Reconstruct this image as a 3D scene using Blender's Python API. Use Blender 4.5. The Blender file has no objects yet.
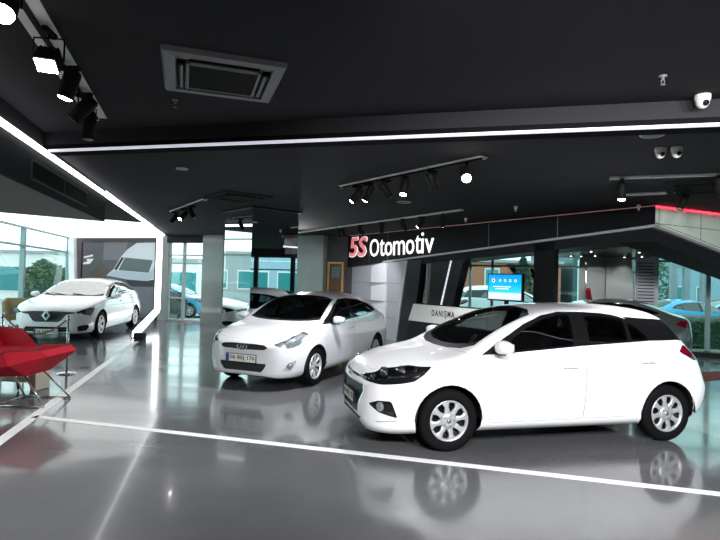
import bpy, bmesh, math, random
from mathutils import Vector, Matrix
R = math.radians
sc = bpy.context.scene
C = sc.collection
random.seed(7)

# ------------------------------------------------------------------ materials
def mat(name, col=(.8, .8, .8), rough=.5, metal=0., coat=0., emit=None, estr=0., spec=.5, bump=None, noise=None):
    m = bpy.data.materials.new(name); m.use_nodes = True
    nt = m.node_tree; b = nt.nodes['Principled BSDF']
    b.inputs['Base Color'].default_value = (*col, 1); b.inputs['Roughness'].default_value = rough
    b.inputs['Metallic'].default_value = metal; b.inputs['Coat Weight'].default_value = coat
    b.inputs['Coat Roughness'].default_value = .03; b.inputs['Specular IOR Level'].default_value = spec
    if emit: b.inputs['Emission Color'].default_value = (*emit, 1); b.inputs['Emission Strength'].default_value = estr
    if noise or bump:
        tc = nt.nodes.new('ShaderNodeTexCoord')
    if noise:                       # (scale, amount): slow mottling of the colour
        n = nt.nodes.new('ShaderNodeTexNoise'); n.inputs['Scale'].default_value = noise[0]; n.inputs['Detail'].default_value = 4
        nt.links.new(tc.outputs['Object'], n.inputs['Vector'])
        mx = nt.nodes.new('ShaderNodeMix'); mx.data_type = 'RGBA'
        mx.inputs[6].default_value = (*[c * (1 - noise[1]) for c in col], 1); mx.inputs[7].default_value = (*[min(1, c * (1 + noise[1])) for c in col], 1)
        nt.links.new(n.outputs['Fac'], mx.inputs[0]); nt.links.new(mx.outputs[2], b.inputs['Base Color'])
    if bump:                        # (scale, strength)
        n2 = nt.nodes.new('ShaderNodeTexNoise'); n2.inputs['Scale'].default_value = bump[0]; n2.inputs['Detail'].default_value = 3
        nt.links.new(tc.outputs['Object'], n2.inputs['Vector'])
        bp = nt.nodes.new('ShaderNodeBump'); bp.inputs['Strength'].default_value = bump[1]; bp.inputs['Distance'].default_value = .01
        nt.links.new(n2.outputs['Fac'], bp.inputs['Height']); nt.links.new(bp.outputs['Normal'], b.inputs['Normal'])
    return m

def glass(name, tint=(.8, .95, .95), refl=.08, rough=.0, top=.85):
    m = bpy.data.materials.new(name); m.use_nodes = True
    nt = m.node_tree; nt.nodes.clear()
    o = nt.nodes.new('ShaderNodeOutputMaterial'); mx = nt.nodes.new('ShaderNodeMixShader')
    t = nt.nodes.new('ShaderNodeBsdfTransparent'); t.inputs[0].default_value = (*tint, 1)
    g = nt.nodes.new('ShaderNodeBsdfGlossy'); g.inputs['Roughness'].default_value = rough; g.inputs[0].default_value = (1, 1, 1, 1)
    lw = nt.nodes.new('ShaderNodeLayerWeight'); lw.inputs['Blend'].default_value = .25
    mr = nt.nodes.new('ShaderNodeMapRange'); mr.inputs['To Min'].default_value = refl; mr.inputs['To Max'].default_value = top
    nt.links.new(lw.outputs['Fresnel'], mr.inputs['Value']); nt.links.new(mr.outputs[0], mx.inputs[0])
    nt.links.new(t.outputs[0], mx.inputs[1]); nt.links.new(g.outputs[0], mx.inputs[2]); nt.links.new(mx.outputs[0], o.inputs[0])
    return m

def emis(name, col, s):
    return mat(name, (.8, .8, .8), .5, emit=col, estr=s)

M = {}
M['white_paint'] = mat('car_paint_white', (.86, .86, .87), .28, coat=1.)
M['pearl_paint'] = mat('car_paint_pearl_white', (.72, .73, .75), .28, coat=1.)
M['grey_paint'] = mat('car_paint_grey', (.07, .085, .085), .3, coat=1.)
M['blue_paint'] = mat('car_paint_blue', (.05, .42, .75), .3, coat=1.)
M['silver_paint'] = mat('car_paint_silver', (.5, .52, .54), .3, coat=1.)
M['black_gloss'] = mat('black_gloss', (.008, .008, .009), .12)
M['black_matt'] = mat('black_plastic', (.010, .010, .011), .55, spec=.2)
M['black_mesh'] = mat('black_mesh', (.016, .016, .018), .4, bump=(90, .8))
M['seam'] = mat('panel_gap', (.22, .22, .23), .8)
M['rubber'] = mat('tyre_rubber', (.006, .006, .0065), .75, spec=.08)
M['alloy'] = mat('silver_wheel', (.62, .63, .65), .3, metal=.55)
M['chrome'] = mat('chrome', (.82, .83, .85), .08, metal=1.)
M['lamp_bowl'] = mat('lamp_reflector', (.42, .46, .47), .2, metal=.7)
M['lamp_bright'] = mat('bright_lamp_bowl', (.34, .37, .38), .2, metal=.5)
M['red_lens'] = mat('red_lens', (.17, .003, .014), .08, coat=1.)
M['dark_red_lens'] = mat('dark_red_lens', (.06, .003, .008), .1, coat=1.)
M['clear_lens'] = glass('clear_lamp_lens', (.95, .97, .98), .07)
M['car_glass'] = glass('car_window_glass', (.34, .37, .37), .20)
M['car_glass_dark'] = glass('tinted_car_glass', (.05, .055, .055), .10)
M['windscreen'] = glass('windscreen_glass', (.5, .55, .55), .15)
M['bright_screen'] = glass('windscreen_boosted_glare', (.5, .55, .55), .42)  # reflectance raised above the other windscreens so the lit ceiling glares in it
M['cabin'] = mat('cabin_trim', (.02, .02, .022), .8)
M['seat_cloth'] = mat('seat_cloth', (.035, .035, .04), .9)
M['plate'] = mat('plate_white', (.82, .82, .74), .4)
M['plate_blue'] = mat('plate_blue', (.02, .07, .45), .4)
M['ink'] = mat('black_ink', (.02, .02, .02), .6)
M['blue_sticker'] = mat('blue_sticker', (.02, .45, .85), .5)

# ------------------------------------------------------------------ objects
def link(name, bm, material=None, parent=None, smooth=False, loc=None, rotz=None):
    me = bpy.data.meshes.new(name); bm.to_mesh(me); bm.free()
    if material is not None:
        for m in (material if isinstance(material, (list, tuple)) else [material]): me.materials.append(m)
    if smooth:
        for p in me.polygons: p.use_smooth = True
    o = bpy.data.objects.new(name, me); C.objects.link(o)
    if parent is not None: o.parent = parent
    if loc is not None: o.location = loc
    if rotz is not None: o.rotation_euler = (0, 0, rotz)
    return o

def tag(o, label, cat, group=None, kind=None):
    if label: o['label'] = label
    if cat: o['category'] = cat
    if group: o['group'] = group
    if kind: o['kind'] = kind
    return o

def thing(name, label, cat, loc=(0, 0, 0), rotz=0., group=None):
    o = bpy.data.objects.new(name, None); o.empty_display_size = .2; C.objects.link(o)
    o.location = loc; o.rotation_euler = (0, 0, rotz)
    return tag(o, label, cat, group)

def struct(o, label=None):
    o['kind'] = 'structure'
    if label: o['label'] = label
    return o

def copy_tree(o, parent=None):
    c = o.copy(); C.objects.link(c)
    if parent is not None: c.parent = parent; c.matrix_parent_inverse = o.matrix_parent_inverse
    for ch in list(o.children): copy_tree(ch, c)
    return c

# ------------------------------------------------------------------ mesh builders
def B(): return bmesh.new()

def box(bm, x0, x1, y0, y1, z0, z1, mi=0, mtx=None):
    vs = [bm.verts.new((x, y, z)) for z in (z0, z1) for y in (y0, y1) for x in (x0, x1)]
    if mtx is not None:
        for v in vs: v.co = mtx @ v.co
    fs = []
    for q in ((0, 2, 3, 1), (4, 5, 7, 6), (0, 1, 5, 4), (2, 6, 7, 3), (0, 4, 6, 2), (1, 3, 7, 5)):
        f = bm.faces.new([vs[i] for i in q]); f.material_index = mi; fs.append(f)
    return vs

def rbox(bm, x0, x1, y0, y1, z0, z1, r=.01, seg=2, mtx=None, mi=0):
    t = B(); box(t, x0, x1, y0, y1, z0, z1)
    bmesh.ops.bevel(t, geom=list(t.edges) + list(t.verts), offset=r, segments=seg, affect='EDGES', profile=.5)
    join(bm, t, mtx, mi)

def join(bm, t, mtx=None, mi=0):
    mp = {}
    for v in t.verts: mp[v] = bm.verts.new(mtx @ v.co if mtx is not None else v.co)
    for f in t.faces:
        try:
            g = bm.faces.new([mp[v] for v in f.verts]); g.material_index = mi or f.material_index; g.smooth = f.smooth
        except ValueError: pass
    t.free()

def tube(bm, pts, r, n=8, mi=0, cap=True):
    pts = [Vector(p) for p in pts]; rings = []
    up = Vector((0, 0, 1))
    for i, p in enumerate(pts):
        if i == 0: d = pts[1] - p
        elif i == len(pts) - 1: d = p - pts[i - 1]
        else: d = (pts[i + 1] - p).normalized() + (p - pts[i - 1]).normalized()
        d.normalize()
        u = up if abs(d.dot(up)) < .95 else Vector((1, 0, 0))
        a = d.cross(u).normalized(); b = a.cross(d).normalized()
        rr = r[i] if isinstance(r, (list, tuple)) else r
        rings.append([bm.verts.new(p + a * (math.cos(2 * math.pi * k / n) * rr) + b * (math.sin(2 * math.pi * k / n) * rr)) for k in range(n)])
    for i in range(len(rings) - 1):
        for k in range(n):
            f = bm.faces.new((rings[i][k], rings[i][(k + 1) % n], rings[i + 1][(k + 1) % n], rings[i + 1][k])); f.smooth = True; f.material_index = mi
    if cap:
        for rg in (rings[0][::-1], rings[-1]):
            f = bm.faces.new(rg); f.material_index = mi

def lathe(bm, prof, n=24, mtx=None, mi=0, smooth=True):
    """prof: list of (r, z); revolved about z"""
    rings = []
    for r, z in prof:
        if r < 1e-5: rings.append([bm.verts.new((0, 0, z))])
        else: rings.append([bm.verts.new((r * math.cos(2 * math.pi * k / n), r * math.sin(2 * math.pi * k / n), z)) for k in range(n)])
    if mtx is not None:
        for rg in rings:
            for v in rg: v.co = mtx @ v.co
    for a, b in zip(rings, rings[1:]):
        for k in range(n):
            q = [a[k % len(a)], a[(k + 1) % len(a)], b[(k + 1) % len(b)], b[k % len(b)]]
            u = []
            for v in q:
                if v not in u: u.append(v)
            if len(u) > 2:
                f = bm.faces.new(u); f.smooth = smooth; f.material_index = mi

def prism(bm, poly, d0, d1, fn, mi=0):
    """poly: 2D outline; fn(a, b, d) -> 3D point; extruded from depth d0 to d1"""
    A = [bm.verts.new(fn(a, b, d0)) for a, b in poly]; Bv = [bm.verts.new(fn(a, b, d1)) for a, b in poly]
    n = len(poly)
    fs = [bm.faces.new(A[::-1]), bm.faces.new(Bv)] + [bm.faces.new((A[i], A[(i + 1) % n], Bv[(i + 1) % n], Bv[i])) for i in range(n)]
    for f in fs: f.material_index = mi
    return fs

def fixn(bm):
    bmesh.ops.recalc_face_normals(bm, faces=list(bm.faces)); return bm

def text_mesh(body, size, extrude=.004, bold=0., res=3, shear=0., spacing=1.):
    cu = bpy.data.curves.new('lettering', 'FONT'); cu.body = body; cu.size = size; cu.extrude = extrude
    cu.offset = bold; cu.resolution_u = res; cu.align_x = 'LEFT'; cu.shear = shear; cu.space_character = spacing
    o = bpy.data.objects.new('lettering', cu); C.objects.link(o)
    dg = bpy.context.evaluated_depsgraph_get(); dg.update()
    me = bpy.data.meshes.new_from_object(o.evaluated_get(dg))
    bpy.data.objects.remove(o); bpy.data.curves.remove(cu)
    t = B(); t.from_mesh(me); bpy.data.meshes.remove(me)
    return t

def fit_text(body, w, h, extrude=.003, bold=0., **k):
    """lettering scaled into a w x h box with its lower left corner at the origin, in the xy plane facing +z"""
    t = text_mesh(body, 1., extrude, bold, **k)
    xs = [v.co.x for v in t.verts]; ys = [v.co.y for v in t.verts]
    sx = w / (max(xs) - min(xs)); sy = h / (max(ys) - min(ys)); x0, y0 = min(xs), min(ys)
    for v in t.verts: v.co = Vector(((v.co.x - x0) * sx, (v.co.y - y0) * sy, v.co.z))
    return t

def frame(ox, oy, oz, dx, dy):
    """local frame of an upright plane: a runs along (dx,dy), b up, d out of the plane towards the camera side"""
    l = math.hypot(dx, dy); dx /= l; dy /= l
    return lambda a, b, d=0.: Vector((ox + dx * a + dy * d, oy + dy * a - dx * d, oz + b))

def fmtx(ox, oy, oz, dx, dy):
    l = math.hypot(dx, dy); dx /= l; dy /= l
    return Matrix(((dx, 0, dy, ox), (dy, 0, -dx, oy), (0, 1, 0, oz), (0, 0, 0, 1)))

# ------------------------------------------------------------------ cars
# car frame: +x forward, +y to the car's left, origin on the ground under the middle of the front axle
def curve(pts):
    pts = sorted(pts); xs = [p[0] for p in pts]; ys = [p[1] for p in pts]; n = len(xs)
    d = [(ys[i + 1] - ys[i]) / (xs[i + 1] - xs[i]) for i in range(n - 1)]
    m = [d[0]] + [0 if d[i - 1] * d[i] <= 0 else 2 * d[i - 1] * d[i] / (d[i - 1] + d[i]) for i in range(1, n - 1)] + [d[-1]]
    def f(x):
        if x <= xs[0]: return ys[0]
        if x >= xs[-1]: return ys[-1]
        i = 0
        while xs[i + 1] < x: i += 1
        h = xs[i + 1] - xs[i]; t = (x - xs[i]) / h
        return ((2 * t**3 - 3 * t * t + 1) * ys[i] + (t**3 - 2 * t * t + t) * h * m[i] + (-2 * t**3 + 3 * t * t) * ys[i + 1] + (t**3 - t * t) * h * m[i + 1])
    return f

def inpoly(x, y, poly):
    c = False; n = len(poly); j = n - 1
    for i in range(n):
        xi, yi = poly[i]; xj, yj = poly[j]
        if (yi > y) != (yj > y) and x < (xj - xi) * (y - yi) / (yj - yi) + xi: c = not c
        j = i
    return c

def offset(poly, d):
    """inset (d > 0) a polygon"""
    a = sum(poly[i][0] * poly[(i + 1) % len(poly)][1] - poly[(i + 1) % len(poly)][0] * poly[i][1] for i in range(len(poly)))
    s = 1 if a > 0 else -1; out = []; n = len(poly)
    for i in range(n):
        p0 = Vector(poly[i - 1]); p = Vector(poly[i]); p1 = Vector(poly[(i + 1) % n])
        e0 = (p - p0).normalized(); e1 = (p1 - p).normalized()
        n0 = Vector((-e0.y, e0.x)) * s; n1 = Vector((-e1.y, e1.x)) * s
        b = n0 + n1; k = max(.35, b.length_squared / 2)
        q = p + b * (d / k) if b.length > 1e-6 else p + n0 * d
        out.append((q.x, q.y))
    return out

def rounded(poly, r, n=3):
    out = []; N = len(poly)
    for i in range(N):
        p0 = Vector(poly[i - 1]); p = Vector(poly[i]); p1 = Vector(poly[(i + 1) % N])
        a = p0 - p; b = p1 - p; t = min(r, a.length * .45, b.length * .45)
        A = p + a.normalized() * t; Bq = p + b.normalized() * t
        for k in range(n + 1):
            u = k / n; q = A * (1 - u)**2 + p * 2 * u * (1 - u) + Bq * u * u
            out.append((q.x, q.y))
    return out

AX = {'y': (0, 2), 'x': (1, 2), 'z': (0, 1)}

class Body:
    def __init__(s, sp):
        s.sp = sp; cv = {k: curve(sp[k]) for k in ('zt', 'zr', 'yr', 'zb', 'yb', 'ym', 'zu')}
        s.cv = cv
        x0, x1 = sp['rear'], sp['front']
        st = []
        for k in range(15): st.append(x1 - .28 * (1 - math.cos(math.pi / 2 * k / 14)))
        x = x1 - .28; nmid = int((x1 - x0 - .6) / sp.get('step', .055))
        for k in range(1, nmid + 1): st.append(x1 - .28 + (x0 + .32 - (x1 - .28)) * k / nmid)
        for k in range(1, 15): st.append(x0 + .32 * (1 - math.sin(math.pi / 2 * k / 14)))
        bm = s.bm = B(); rows = []
        for x in st:
            zt, zu, ym = cv['zt'](x), cv['zu'](x), cv['ym'](x)
            zr = min(cv['zr'](x), zt - .002); zb = min(cv['zb'](x), zr - .004)
            yr = min(cv['yr'](x), ym * .97); yb = min(cv['yb'](x), ym)
            zm = min(sp.get('zm', .62), zu + (zb - zu) * .62); zk = zu + min(.06, (zm - zu) * .3); yk = ym * .955
            P = []
            for k in range(4): P.append((yk * .93 * k / 3, zu))
            side = [(yk, zk), (ym * .985, zk + (zm - zk) * .4), (ym, zm), (ym * .45 + yb * .55 + .004, zm + (zb - zm) * .6), (yb, zb)]
            seg = []
            for i in range(4):
                p0 = side[max(0, i - 1)]; p1 = side[i]; p2 = side[i + 1]; p3 = side[min(4, i + 2)]
                for t in (0, .34, .67):
                    seg.append(tuple(.5 * (2 * p1[c] + (p2[c] - p0[c]) * t + (2 * p0[c] - 5 * p1[c] + 4 * p2[c] - p3[c]) * t * t + (3 * p1[c] - p0[c] - 3 * p2[c] + p3[c]) * t**3) for c in (0, 1)))
            P += seg; nb = len(P); P.append((yb, zb))
            hgt = zr - zb
            for k in range(1, 8):
                t = k / 8; P.append((yb + (yr - yb) * t + .035 * hgt * math.sin(math.pi * t), zb + hgt * t))
            nr = len(P)
            for k in range(0, 11):
                t = 1 - k / 10; P.append((yr * t, zr + (zt - zr) * (1 - t**2.1)))
            # round the rail and the belt
            for it in range(3):
                Q = list(P)
                for i in list(range(nr - 2, nr + 3)) + ([nb] if it < 1 else []):
                    if i + 1 < len(P): P[i] = ((Q[i - 1][0] + 2 * Q[i][0] + Q[i + 1][0]) / 4, (Q[i - 1][1] + 2 * Q[i][1] + Q[i + 1][1]) / 4)
            rows.append([(x, y, z) for y, z in P])
        # smooth along the car
        n = len(rows[0])
        for it in range(sp.get('smooth', 2)):
            new = [list(r) for r in rows]
            for i in range(2, len(rows) - 2):
                for j in range(n):
                    a, b, c = rows[i - 1][j], rows[i][j], rows[i + 1][j]
                    da, dc = abs(b[0] - a[0]), abs(c[0] - b[0]); w = .5
                    if da + dc < .02: continue
                    yz = [b[k] * (1 - w) + w * (a[k] * dc + c[k] * da) / (da + dc) for k in (1, 2)]
                    new[i][j] = (b[0], yz[0], yz[1])
            rows = new
        bulge = sp.get('bulge', [])
        V = []
        for r in rows:
            L = []; Rr = []
            for j, (x, y, z) in enumerate(r):
                for (bx, bz, rad, amt) in bulge:
                    d = math.hypot(x - bx, z - bz)
                    if d < rad and 4 <= j <= 15: y += amt * (1 + math.cos(math.pi * d / rad)) / 2
                L.append(bm.verts.new((x, y, z)))
                Rr.append(L[-1] if j in (0, n - 1) else bm.verts.new((x, -y, z)))
            V.append((L, Rr))
        for (L0, R0), (L1, R1) in zip(V, V[1:]):
            for j in range(n - 1):
                bm.faces.new((L0[j], L0[j + 1], L1[j + 1], L1[j])); bm.faces.new((R0[j], R1[j], R1[j + 1], R0[j + 1]))
        for (L, Rr), rev in ((V[0], False), (V[-1], True)):
            lp = L + Rr[-2:0:-1]
            bm.faces.new(lp if rev else lp[::-1])
        bmesh.ops.recalc_face_normals(bm, faces=list(bm.faces))
        s.lay = bm.faces.layers.int.new('tag'); s.names = {0: 'body'}; s.normal_layer = None

    def cut(s, name, poly, ax, pred):
        """imprint a polygon (seen along axis ax) on the faces that satisfy pred, and give the faces inside the tag `name`"""
        bm = s.bm; a, b = AX[ax]
        us = [p[0] for p in poly]; vs = [p[1] for p in poly]
        u0, u1, v0, v1 = min(us) - .02, max(us) + .02, min(vs) - .02, max(vs) + .02
        fs = []
        for f in bm.faces:
            c = f.calc_center_median()
            if not pred(c, f.normal): continue
            fu = [v.co[a] for v in f.verts]; fv = [v.co[b] for v in f.verts]
            if max(fu) < u0 or min(fu) > u1 or max(fv) < v0 or min(fv) > v1: continue
            fs.append(f)
        n = len(poly)
        for i in range(n):
            p = poly[i]; q = poly[(i + 1) % n]
            du, dv = q[0] - p[0], q[1] - p[1]
            l = math.hypot(du, dv)
            if l < 1e-5: continue
            co = [0, 0, 0]; no = [0, 0, 0]; co[a], co[b] = p; no[a], no[b] = -dv / l, du / l
            e0 = (min(p[0], q[0]) - .03, max(p[0], q[0]) + .03, min(p[1], q[1]) - .03, max(p[1], q[1]) + .03)
            sub = []; rest = []
            for f in fs:
                fu = [v.co[a] for v in f.verts]; fv = [v.co[b] for v in f.verts]
                (rest if (max(fu) < e0[0] or min(fu) > e0[1] or max(fv) < e0[2] or min(fv) > e0[3]) else sub).append(f)
            if not sub: continue
            geom = set(sub)
            for f in sub: geom.update(f.edges); geom.update(f.verts)
            r = bmesh.ops.bisect_plane(bm, geom=list(geom), plane_co=co, plane_no=no, dist=1e-5)
            nf = set(g for g in r['geom'] if isinstance(g, bmesh.types.BMFace)) | set(f for f in sub if f.is_valid)
            fs = [f for f in rest if f.is_valid] + [f for f in nf if f.is_valid]
        k = [i for i, v in s.names.items() if v == name]
        k = k[0] if k else len(s.names)
        s.names[k] = name
        for f in fs:
            c = f.calc_center_median()
            if inpoly(c[a], c[b], poly): f[s.lay] = k

    def seam(s, name, poly, ax, pred, gap=.004, keep='body'):
        """a panel with a dark shut line round it"""
        s.cut('seam', poly, ax, pred); s.cut(name, offset(poly, gap), ax, pred)

    def finish(s):
        s.bm.normal_update(); s.nrm = {v: v.normal.copy() for v in s.bm.verts}
        s.by = {}
        for f in s.bm.faces: s.by.setdefault(s.names[f[s.lay]], []).append(f)

    def faces(s, name, side=None):
        fs = s.by.get(name, [])
        if side: fs = [f for f in fs if f.calc_center_median().y * side > 0]
        return fs

    def part(s, name, faces, material, parent, depth=0., walls=False, extra=None):
        if not faces: return None
        me = bpy.data.meshes.new(name); vi = {}; co = []; nr = []; fl = []; ml = []
        for f in faces:
            idx = []
            for v in f.verts:
                if v not in vi:
                    vi[v] = len(co); co.append(v.co - s.nrm[v] * depth); nr.append(s.nrm[v])
                idx.append(vi[v])
            fl.append(idx); ml.append(0)
        if walls:
            cnt = {}
            for f in faces:
                vs = list(f.verts)
                for i in range(len(vs)): cnt.setdefault(frozenset((vs[i], vs[(i + 1) % len(vs)])), []).append((vs[i], vs[(i + 1) % len(vs)]))
            top = {}
            for e, l in cnt.items():
                if len(l) == 1:
                    a, b = l[0]
                    for v in (a, b):
                        if v not in top: top[v] = len(co); co.append(v.co - s.nrm[v] * .001); nr.append(s.nrm[v])
                    fl.append([vi[a], top[a], top[b], vi[b]]); ml.append(0)
        extra = extra or []
        for e in extra:
            for f in e[0]:
                idx = []
                for v in f.verts:
                    key = (v, e[1])
                    if v not in vi: vi[v] = len(co); co.append(v.co.copy()); nr.append(s.nrm[v])
                    idx.append(vi[v])
                fl.append(idx); ml.append(e[1])
        me.from_pydata(co, [], fl); me.update()
        for m in (material if isinstance(material, (list, tuple)) else [material]): me.materials.append(m)
        for p, i in zip(me.polygons, ml): p.use_smooth = True; p.material_index = i
        if not walls: me.normals_split_custom_set_from_vertices([tuple(n) for n in nr])
        o = bpy.data.objects.new(name, me); C.objects.link(o); o.parent = parent
        return o

def wheel(parent, x, y, r, w, style, side, detail=True):
    """side +1: outer face towards +y"""
    mtx = Matrix.Translation((x, y, r)) @ Matrix.Rotation(-math.pi / 2 * side, 4, 'X')   # local z -> outward
    bm = B(); h = w / 2; ri = r * .66
    lathe(bm, [(ri, -h * .9), (r * .8, -h), (r * .93, -h * .93), (r * .985, -h * .72), (r, -h * .4), (r, -.015), (r * .985, -.012), (r * .985, .012), (r, .015), (r, h * .4), (r * .985, h * .72), (r * .93, h * .93), (r * .88, h * .97), (r * .80, h), (r * .72, h * .96), (ri, h * .86), (ri * .985, h * .6), (ri * .985, -h * .9)], 48, mtx)
    o = link('wheel', bm, M['rubber'], parent)
    bm = B()
    lathe(bm, [(0, h * .15), (ri * .96, h * .15), (ri * .985, h * .5)], 32, mtx)
    link('brake_drum', bm, M['black_matt'], o)
    bm = B(); zf = h * .80
    lathe(bm, [(ri * .985, h * .5), (ri * 1.0, h * .9), (ri * .96, h * .93), (ri * .90, zf), (ri * .87, zf - .012)], 40, mtx)
    def spoke(ang, prof, z_in, z_out, thick=.012):
        rr0, rr1 = prof[0][0], prof[-1][0]
        top = []; bot = []
        for rr, wl, wr in prof:
            t = (rr - rr0) / (rr1 - rr0); z = z_in + (z_out - z_in) * t + .008 * math.sin(math.pi * t)
            row = []
            for u in (-1, -.5, .5, 1):
                wv = (wl if u < 0 else wr) * abs(u) * (1 if u > 0 else -1)
                zz = z if abs(u) < .9 else z - .005
                row.append(bm.verts.new(mtx @ Vector((rr * math.cos(ang) - wv * math.sin(ang), rr * math.sin(ang) + wv * math.cos(ang), zz))))
            lo = [bm.verts.new(mtx @ (Vector((rr * math.cos(ang) - wv * math.sin(ang), rr * math.sin(ang) + wv * math.cos(ang), z - thick - .01)))) for wv in (-wl, wr)]
            top.append(row); bot.append(lo)
        for i in range(len(top) - 1):
            for k in range(3):
                f = bm.faces.new((top[i][k], top[i + 1][k], top[i + 1][k + 1], top[i][k + 1])); f.smooth = True
            bm.faces.new((top[i][0], bot[i][0], bot[i + 1][0], top[i + 1][0])); bm.faces.new((top[i][3], top[i + 1][3], bot[i + 1][1], bot[i][1]))
    if style == 'cover':
        hub = ri * .42
        lathe(bm, [(0, zf + .002), (hub * .5, zf + .002), (hub, zf - .004), (hub, zf - .03)], 32, mtx)
        for k in range(8):
            a = 2 * math.pi * (k + .25) / 8
            spoke(a, [(hub * .9, .030, .030), (ri * .52, .026, .026), (ri * .64, .021, .021), (ri * .76, .027, .027), (ri * .86, .044, .044), (ri * .93, .056, .056)], zf - .004, zf - .002)
    elif style == 'turbine':
        hub = ri * .30
        lathe(bm, [(0, zf - .01), (hub * .6, zf - .01), (hub, zf - .016), (hub, zf - .04)], 24, mtx)
        for k in range(8):
            a = 2 * math.pi * k / 8
            for da in (-.10, .10):
                spoke(a + da, [(hub * .85, .012, .012), (ri * .6, .010, .010), (ri * .92, .013, .013)], zf - .016, zf - .004)
    else:
        hub = ri * .3
        lathe(bm, [(0, zf - .012), (hub * .6, zf - .012), (hub, zf - .02), (hub, zf - .04)], 24, mtx)
        for k in range(5):
            a = 2 * math.pi * k / 5
            for da in (-.17, .17):
                spoke(a + da, [(hub * .8, .022, .022), (ri * .6, .017, .017), (ri * .92, .024, .024)], zf - .02, zf - .004)
    fixn(bm)
    cap = link('wheel_cover' if style == 'cover' else 'alloy_rim', bm, M['alloy'], o)
    if detail:
        bm = B()
        lathe(bm, [(ri * .13, zf + .001), (ri * .13, zf + .005), (0, zf + .006)], 16, mtx)
        for k in range(5):
            a = 2 * math.pi * (k + .5) / 5
            lathe(bm, [(.010, zf - .002), (.010, zf + .004), (0, zf + .004)], 8, mtx @ Matrix.Translation((ri * .27 * math.cos(a), ri * .27 * math.sin(a), 0)))
        link('hub_nuts', bm, M['silver_dark'], o)
    return o
M['silver_dark'] = mat('dark_silver', (.3, .31, .32), .35, metal=.6)

def number_plate(parent, text, w=.52, h=.112, mtx=Matrix()):
    bm = B(); rbox(bm, 0, w, 0, h, -.008, 0, .003, 1, mtx)
    o = link('license_plate', bm, M['plate'], parent)
    bm = B(); box(bm, .004, .045, .004, h - .004, 0, .0012, 0, mtx); link('blue_band', bm, M['plate_blue'], o)
    bm = B(); join(bm, fit_text(text, w - .085, h * .66, .0008, .012), mtx @ Matrix.Translation((.065, h * .17, .0012))); link('lettering', bm, M['ink'], o)
    bm = B()
    t = .007
    for q in ((-t, w + t, -t, 0), (-t, w + t, h, h + t), (-t, 0, 0, h), (w, w + t, 0, h)): box(bm, *q, -.01, .003, 0, mtx)
    link('plate_holder', bm, M['black_matt'], o)
    return o

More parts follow.
